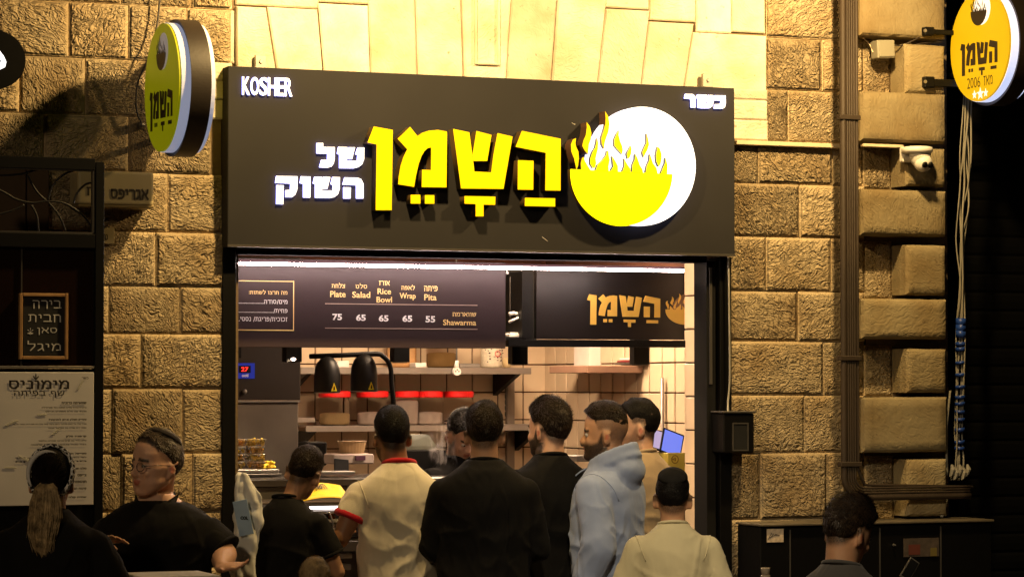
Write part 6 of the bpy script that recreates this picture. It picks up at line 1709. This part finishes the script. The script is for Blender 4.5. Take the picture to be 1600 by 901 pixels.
    if not hood:
        bm = nb(); c0 = B @ Vector((0, -.004, 1.497)); pts = [c0 + bv(.068 * math.cos(q) * (1 + .0), .066 * math.sin(q), -.016 * math.sin(q) - .002) for q in [2 * math.pi * i / 28 for i in range(29)]]
        tube(bm, pts, (.012 if collar else .008) * s, 8); mk('neckband', bm, cm, so, True)
        if not long:
            for sd in (-1, 1):
                e, ax, rr = ends[sd]; e = B @ e; ax = (B.to_3x3() @ ax).normalized(); u = ax.orthogonal().normalized(); v = ax.cross(u)
                bm = nb(); hh_ = .012 if collar else .006
                loft(bm, [(e - ax * hh_ * .6, u * rr * s * .99, v * rr * s * .99), (e, u * (rr + .002) * s, v * (rr + .002) * s), (e + ax * hh_, u * (rr + .002) * s, v * (rr + .002) * s), (e + ax * (hh_ + .006), u * rr * s * .97, v * rr * s * .97)], 22); mk('sleeve_hem', bm, cm, so, True)
    else:
        for sd in (-1, 1):      # armhole seams and drawstrings
            S_ = A[sd][0]; ax = Vector((sd * .8, 0, -.45)).normalized(); u_ = Vector((0, 1, 0)); v_ = ax.cross(u_)
            bm = nb(); tube(bm, smoothpts([B @ Vector((sd * .045, .088, 1.46)), B @ Vector((sd * .050, .140, 1.42)), B @ Vector((sd * .047, .155, 1.33)), B @ Vector((sd * .05, .158, 1.26))], 5), .0035 * s, 6); mk('drawstring', bm, m_s, so, True)
    # armhole seams lie on the cloth
    if hood or max(scol) > .05:
        from mathutils.bvhtree import BVHTree
        bt = BVHTree.FromPolygons([v.co for v in me_s.vertices], [tuple(p.vertices) for p in me_s.polygons])
        for sd in (-1, 1):
            S_ = A[sd][0]; ax = Vector((sd * .85, 0, -.30)).normalized(); u_ = Vector((0, 1, 0)); v_ = ax.cross(u_); pts = []
            for i in range(41):
                q = 2 * math.pi * i / 40; p = B @ (S_ - ax * .004 + (u_ * math.cos(q) + v_ * math.sin(q)) * .13)
                h_ = bt.ray_cast(p, (B @ (S_ - ax * .004) - p).normalized(), .2)
                if h_[0] is not None: pts.append(h_[0] + h_[1] * .0012)
            if len(pts) > 20: bm = nb(); tube(bm, pts, .0024 * s, 6); mk('armhole_seam', bm, m_s, so, True)
    # trousers
    bm = nb()
    ell(bm, bp(0, 0, .90), .165 * s * w, .13 * s * w, .11 * s, Euler((0, 0, -f)))
    for sd in (-1, 1):
        if seat is None: tube(bm, [bp(sd * .085, 0, .92), bp(sd * .095, .01, .5), bp(sd * .10, -.015, .10)], [.10 * s * w, .075 * s, .06 * s], 16)
        else: tube(bm, [bp(sd * .09, 0, .92), bp(sd * .12, .40, .92), bp(sd * .12, .39, .52)], [.10 * s * w, .078 * s, .06 * s], 16)
    me = remesh(bm, .014, 2); me.materials.append(cloth('trousers %d' % int(hx), pants)); o = link('trousers', me, None); adopt(o, t)
    for sd in (-1, 1):
        bm = nb(); c = bp(sd * .10, .035, .045) if seat is None else bp(sd * .12, .44, .46)
        ell(bm, c, .050 * s, .135 * s, .048 * s, Euler((0, 0, -f))); mk('shoe', bm, BLACK, t, True)
    # hair
    if hs is not False:
        hb = hair_mesh(M, seed=int(hx), **(hs or {})); ho = mk('hair', hb, (HAIR[hair], STRAND[hair]), t)
    # eyes
    r3 = M.to_3x3()
    for sx_ in (-1, 1):
        bm = nb(); ell(bm, M @ Vector((sx_ * .031, .0795, .054)), .0118 * s, .0118 * s, .0118 * s, seg=14); eo = mk('eye', bm, mat('eye white', (.55, .50, .46), .2), t, True)
        bm = nb(); ell(bm, M @ Vector((sx_ * .031, .0885, .054)), .0052 * s, .0040 * s, .0052 * s, seg=10); mk('iris', bm, mat('dark iris', (.02, .012, .008), .15), eo, True)
    return t, M, B, A, s
def head_part(t, M, name, bm, m, smooth=True):
    return mk(name, bm, m, t, smooth)

BLK = (.0055, .005, .005)
# --- the queue at the counter, from the left
person('man in a black t-shirt with a fresh short haircut, leftmost in the queue', 469, 694, 12.5, 36, 40, 16, 12, w=.90, sh=.84, hoff=.055, scol=BLK, skin='tan', hair='brown', hs=dict(top=.014, side=.005, back=.007, L=.010), shoulder_drop=.01,
       arms={-1: ((-.235, .02, 1.14), (-.15, .26, 1.12)), 1: ((.24, .04, 1.14), (.13, .28, 1.16))})
person('man in a cream t-shirt with red collar and red sleeve hems', 613, 633, 12.7, 14, 2, 4, 0, w=.97, sh=.97, hoff=-.03, scol=(.66, .60, .47), collar=(.45, .012, .02), skin='deep', hair='black', hs=dict(top=.012, side=.005, back=.006, L=.008, mess=.5), sleeve=.42, beard=.8, fade=.95, shoulder_drop=.02,
       arms={-1: ((-.262, -.03, 1.165), (-.235, .23, 1.15)), 1: ((.24, .02, 1.14), (.15, .25, 1.1))}, voxel=.007, wr=1.2)
person('broad man in a black sweatshirt seen from behind in the middle of the queue', 757, 628, 12.5, 22, 22, 3, 0, w=1.0, sh=1.0, scol=BLK, skin='tan', hair='brown', hs=dict(top=.016, side=.009, back=.010, L=.012, front=.01), long=True, shoulder_drop=.015, shirt='sweatshirt')
person('bearded man in a black t-shirt looking left towards the counter', 860, 622, 12.9, 6, -30, 2, 0, w=1.0, sh=1.0, scol=BLK, skin='fair', hair='brown', hs=dict(top=.020, side=.010, back=.012, L=.016, front=.012), beard=1.0,
       arms={-1: ((-.22, .0, 1.13), (-.10, .22, 1.10)), 1: ((.22, -.04, 1.12), (.14, .18, 1.06))}, sleeve=.9)
person('bearded man in profile wearing a light blue hooded sweatshirt', 950, 629, 12.8, -40, -66, 2, 0, w=.98, sh=.93, scol=(.27, .33, .52), skin='tan', hair='brown', hs=dict(top=.018, side=.004, back=.003, L=.012, front=.012, line=[(0, .142), (25, .138), (48, .122), (62, .112), (90, .112), (110, .100), (130, .085), (180, .075)]), beard=.95, fade=.5, hood=True, shirt='hoodie', shoulder_drop=.01,
       arms={-1: ((-.225, -.06, 1.11), (-.21, .05, .87)), 1: ((.20, .03, 1.10), (.16, .16, .92))}, wr=1.1)
person('man in a beige shirt behind the hooded man, waiting by the tiled pier', 1000, 620, 13.35, -30, -72, 2, 0, w=1.0, sh=1.0, scol=(.34, .25, .16), skin='fair', hair='black', hs=dict(top=.008, side=.005, back=.005, L=.006), beard=.45, fade=.85)
person('shop worker with black hair standing behind the steam', 716, 635, 14.6, 160, 172, 34, 0, scol=BLK, skin='fair', hair='black', hs=dict(top=.020, side=.010, back=.012))
kt, kM, kB, kA, ks = person('boy in a cream t-shirt and black skullcap at the right end of the queue', 1051, 735, 11.8, 20, 24, 0, 0, w=.98, sh=.96, scol=(.60, .53, .34), skin='tan', hair='black', hs=dict(top=.006, side=.005, back=.006, L=.008), sleeve=.6, hscale=1.06,
       arms={-1: ((-.25, .02, 1.13), (-.18, .22, 1.0)), 1: ((.25, .02, 1.13), (.18, .22, 1.0))}, wr=1.15)
def skullcap(t, M, m, cy=-.022, ang=R(-20), rad=.088, hgt=.05):
    bm = nb(); rings = []
    for k in range(8):
        a = math.pi / 2 * k / 7.2
        rings.append((Vector((0, 0, math.sin(a) * hgt)), Vector((rad * math.cos(a), 0, 0)), Vector((0, rad * 1.08 * math.cos(a), 0))))
    Q = M @ Matrix.Translation((0, cy, .150)) @ Matrix.Rotation(-ang, 4, 'X')
    loft(bm, [(Q @ c, Q.to_3x3() @ u, Q.to_3x3() @ v) for c, u, v in rings], 28)
    return mk('skullcap', bm, m, t, True)
skullcap(kt, kM, cloth('black felt', (.010, .009, .008)), -.030, R(-22), .069, .044)
# --- dark figure at the lower right looking at a phone
pt, pM, pB, pA, ps = person('seated young man in a grey t-shirt at the lower right holding a phone', 1315, 773, 10.6, 52, 74, 22, 0, w=.98, sh=.98, scol=(.08, .075, .075), skin='tan', hair='brown', hs=dict(top=.026, side=.010, back=.010, L=.020, front=.012), seat=1, hscale=1.0, fade=.9,
       arms={-1: ((-.21, .10, 1.14), (-.05, .34, 1.22)), 1: ((.22, .10, 1.14), (.12, .36, 1.20)), 'hand1': dict(d=(-.2, .6, .6), n=(-.6, -.5, .5), curl=.7), 'hand-1': dict(d=(.2, .6, .6), n=(.3, -.7, .6), curl=.6)})
ph = at(1421, 889, 10.3)
pp = thing('phone', 'phone in a pale case held by the seated young man at the lower right', 'phone', ph)
Mp = Matrix.Translation(ph) @ Matrix.Rotation(R(-22.5), 4, 'Z') @ Matrix.Rotation(R(35), 4, 'Y') @ Matrix.Rotation(R(-25), 4, 'X')
bm = nb(); obox(bm, Mp, .040, .009, .088, .003); mk('case', bm, mat('pale phone case', (.30, .28, .24), .25), pp)
bm = nb(); obox(bm, Mp @ Matrix.Translation((0, -.0055, 0)), .032, .002, .076, .0005); mk('back_plate', bm, mat('dark phone back', (.03, .03, .03), .15), pp)
def stool(label, px, py, d, z):
    p = at(px, py, d); t = thing('bar_stool', label, 'stool', (p.x, p.y, 0))
    bm = nb(); cyl(bm, (p.x, p.y, z - .05), (0, 0, 1), .17, .175, .05, 28); mk('seat', bm, BLACK, t, False)
    for a in range(4):
        q = Vector((math.cos(a * math.pi / 2 + .4), math.sin(a * math.pi / 2 + .4), 0)); bm = nb(); tube(bm, [Vector((p.x, p.y, z - .05)) + q * .11, Vector((p.x, p.y, 0)) + q * .2], .012); mk('leg', bm, BLACK, t)
stool('black bar stool under the seated young man at the lower right', 1322, 773, 10.6, pt.location.z + .25)
# hair of a child at the bottom edge
person('brown haired child whose crown just shows at the bottom edge below the queue', 492, 877, 11.2, 22, 22, 0, 0, scol=(.03, .03, .04), skin='fair', hair='blond', hs=dict(top=.016, side=.010, back=.012, L=.014), w=1.05, hscale=1.12)
# --- the two people at the left
mt_, mM, mB, mA, ms_ = person('large man in a black polo shirt and glasses turning his head left', 248, 683, 12.0, 208, -112, 0, 0, w=1.34, sh=1.16, neckdrop=.035, scol=BLK, skin='fair', hair='grey', hs=dict(top=.008, side=.008, back=.010, L=.014, line=[(0, .160), (28, .158), (50, .138), (66, .105), (80, .088), (92, .070), (108, .030), (125, .008), (150, -.004), (180, -.010)]), shirt='polo_shirt', jaw=1.15, hscale=1.22, voxel=.006, fade=.25, lean=.3, shoulder_drop=.05,
       arms={-1: ((-.31, .03, 1.23), (-.335, .24, 1.185)), 1: ((.32, .10, 1.16), (.21, .32, 1.30)),
             'hand-1': dict(d=(-.80, .50, .10), n=(.2, .3, 1), curl=.25, side=1, spread=.2), 'hand1': dict(d=(-.85, .35, .12), n=(.0, .4, -.9), curl=.30, side=1, spread=.2)}, sleeve=.70)
skullcap(mt_, mM, cloth('dark knitted cap', (.018, .014, .012)), -.030, R(-28), .070, .03)
# glasses
GL = mat('glasses frame', (.02, .015, .012), .3)
for sx_ in (-1, 1):
    bm = nb(); tube(bm, [mM @ Vector((sx_ * .033 + .023 * math.cos(a), .103 - .004 * abs(math.cos(a)), .052 + .016 * math.sin(a))) for a in [k * math.pi / 8 for k in range(17)]], .0016, 6); gf = mk('glasses_rim', bm, GL, mt_, True)
    bm = nb(); tube(bm, [mM @ Vector((sx_ * .056, .102, .056)), mM @ Vector((sx_ * .078, .05, .058)), mM @ Vector((sx_ * .082, -.005, .056))], .0018, 6); mk('temple_arm', bm, GL, mt_, True)
# polo collar and placket
bm = nb()
for sd in (-1, 1):
    v = [bm.verts.new(mB @ Vector(p)) for p in [(sd * .004, .125, 1.43), (sd * .075, .09, 1.475), (sd * .10, .02, 1.50), (sd * .095, .10, 1.44), (sd * .045, .152, 1.395)]]
    bm.faces.new(v)
c = mk('polo_collar', bm, cloth('black polo collar', (.014, .013, .013)), mt_); md = c.modifiers.new('t', 'SOLIDIFY'); md.thickness = .006

gt, gM, gB, gA, gs = person('woman with a blond ponytail and patterned headband seen from behind at the lower left', 80, 702, 10.9, 26, 24, 0, 0, w=1.12, sh=1.02, scol=BLK, skin='tan', hair='black', hs=dict(top=.006, side=.006, back=.006, L=.006, blades=900), shoulder_drop=.02, hscale=1.04, fade=.9,
       arms={-1: ((-.26, .0, 1.12), (-.24, .20, 1.02)), 1: ((.31, .02, 1.09), (.41, .10, .98)), 'hand1': dict(d=(.3, .3, -.8), n=(-.7, 0, -.3))}, sleeve=.62)
# patterned headband: tilted ring round the head
bandm = bpy.data.materials.new('black and white scarf'); bandm.use_nodes = True; N, L = nodes_of(bandm)
tc = N.new('ShaderNodeTexCoord'); vo = N.new('ShaderNodeTexVoronoi'); vo.feature = 'DISTANCE_TO_EDGE'; vo.inputs['Scale'].default_value = 55; L.new(tc.outputs['Object'], vo.inputs['Vector'])
mr = N.new('ShaderNodeMapRange'); mr.inputs['From Min'].default_value = .06; mr.inputs['From Max'].default_value = .12; L.new(vo.outputs['Distance'], mr.inputs['Value'])
mx = N.new('ShaderNodeMix'); mx.data_type = 'RGBA'; mx.inputs['A'].default_value = (.8, .78, .75, 1); mx.inputs['B'].default_value = (.012, .011, .011, 1)
L.new(mr.outputs[0], mx.inputs['Factor']); L.new(mx.outputs['Result'], N['Principled BSDF'].inputs['Base Color']); N['Principled BSDF'].inputs['Roughness'].default_value = .8
g3 = gM.to_3x3()
bm = nb(); NR = 40; rows = []
for i in range(NR):
    a = 2 * math.pi * i / NR; row = []
    c = Vector((math.sin(a) * .089, -.018 + math.cos(a) * .030 - .0, .096 + math.cos(a) * .104)); out = Vector((math.sin(a), 0, math.cos(a)))
    tw = Vector((0, -1, 0.1))
    for k in range(8):
        b_ = 2 * math.pi * k / 8
        row.append(bm.verts.new(gM @ (c + out * .009 * math.cos(b_) + tw * .026 * math.sin(b_) + Vector((0, .0, 0)))))
    rows.append(row)
for i in range(NR):
    for k in range(8): bm.faces.new((rows[i][k], rows[i][(k + 1) % 8], rows[(i + 1) % NR][(k + 1) % 8], rows[(i + 1) % NR][k]))
mk('headband', bm, bandm, gt, True)
# white inner edge of the scarf
bm = nb(); pts = [gM @ Vector((math.sin(a) * .078 - .004, -.062 - .020 * math.cos(a) * 0 , .090 + math.cos(a) * .088)) for a in [R(-125) + k * R(150) / 16 for k in range(17)]]
tube(bm, pts, [.003 + .0075 * math.sin(math.pi * k / 16) for k in range(17)], 8); mk('headband_edge', bm, mat('white scarf edge', (.62, .6, .58), .8), gt, True)
# ponytail: a thick tail of many strands
rnd = random.Random(4); bm = nb()
PT = [(0, -.105, .055, .020), (0, -.125, .035, .040), (.002, -.135, -.02, .056), (.0, -.14, -.08, .060), (-.006, -.145, -.14, .050), (-.004, -.145, -.20, .030), (.008, -.14, -.25, .010)]
loft(bm, [(gM @ Vector((x, y, z)), g3 @ Vector((r, 0, 0)), g3 @ Vector((0, r * .55, 0))) for x, y, z, r in PT], 20)
for q in range(420):
    a = rnd.uniform(-math.pi, math.pi); rr = rnd.uniform(.75, 1.12); end = rnd.choice([5, 6, 6, 7, 7]); pts = []
    for i, (x, y, z, r) in enumerate(PT[:end]):
        wv = math.sin(i * 1.3 + q) * .003
        pts.append(gM @ Vector((x + r * rr * math.sin(a) + wv + (rnd.uniform(-.012, .012) if i > 3 else 0), y + r * .55 * rr * math.cos(a), z + (rnd.uniform(-.02, .01) if i == end - 1 else 0))))
    tube(bm, pts, [.0016] * (len(pts) - 1) + [.0004], 3)
mk('ponytail', bm, HAIR['blond'], gt)
bm = nb(); tube(bm, [gM @ Vector((.020 * math.cos(a), -.108 + .010 * math.sin(a), .052)) for a in [k * math.pi / 8 for k in range(17)]], .005, 8); mk('hair_tie', bm, BLACK, gt, True)
# combed strands towards the tie
bm = nb()
for q in range(160):
    a = rnd.uniform(-2.6, 2.6); p0 = CC + Vector((math.sin(a) * CR.x * .98, -.055, math.cos(a) * CR.z * .84)); p2 = Vector((0, -.110, .056))
    pts = []
    for k in range(6):
        u = k / 5; p = p0.lerp(p2, u); n_ = (p - CC); sc_ = math.sqrt((n_.x / CR.x) ** 2 + (n_.y / CR.y) ** 2 + (n_.z / CR.z) ** 2); p = CC + n_ / sc_ * 1.075
        pts.append(gM @ p)
    tube(bm, pts, .0016, 3)
mk('combed_hair', bm, HAIR['brown'], gt)

# --- white bag with blue panel held beside the kiosk side of the door
wp = at(385, 800, 12.3)
wb = thing('carrier_bag', 'crumpled white plastic carrier bag with a small dark logo hanging by the door frame', 'bag', (wp.x, wp.y, wp.z - .35))
def bagmesh():
    bm = nb(); rings = []
    for k in range(19):
        u = k / 18; z = .175 - u * .62; ww = .020 + .050 * min(1, u * 6) ** .8 - .012 * u; dd = .03 + .03 * u
        cx_ = -.022 + .030 * min(1, u * 5) - .02 * u + .008 * math.sin(u * 7)
        rings.append((wp + RGT * cx_ + Vector((0, 0, z)), RGT * ww, Vector((0, dd, 0))))
    loft(bm, rings, 44, power=2.4); return bm
bm = bagmesh(); bmesh.ops.subdivide_edges(bm, edges=bm.edges[:], cuts=1, use_grid_fill=True)
bm.normal_update()
for v in bm.verts:
    p = v.co; a = 1 - abs(noise.noise(Vector((p.x * 14, p.y * 10, p.z * 9 + p.x * 8)))) * 2.2; b_ = 1 - abs(noise.noise(Vector((p.x * 30, p.y * 20, p.z * 22 - p.x * 20)) + Vector((7, 1, 2)))) * 2.2
    v.co += v.normal * (a * .012 + b_ * .006)
mk('sack', bm, mat('white plastic film', (.85, .84, .80), .35, var=.05), wb, True)
bm = nb(); q = wp + RGT * -.032 + Vector((0, -.062, -.02)); obox(bm, Matrix.Translation(q) @ Matrix.Rotation(R(-22.5), 4, 'Z') @ Matrix.Rotation(R(-12), 4, 'Y'), .062, .003, .15, .001); mk('blue_panel', bm, mat('pale blue film', (.36, .50, .72), .35), wb)
tm_ = text_mesh('COL', .001, .05); fit_mesh(tm_, -.016, .016, -.007, .007, 0); tm_.transform(Matrix.Translation(q + Vector((.002, -.008, .0))) @ Matrix.Rotation(R(-22.5), 4, 'Z')); place('lettering', tm_, BLACK, wb)
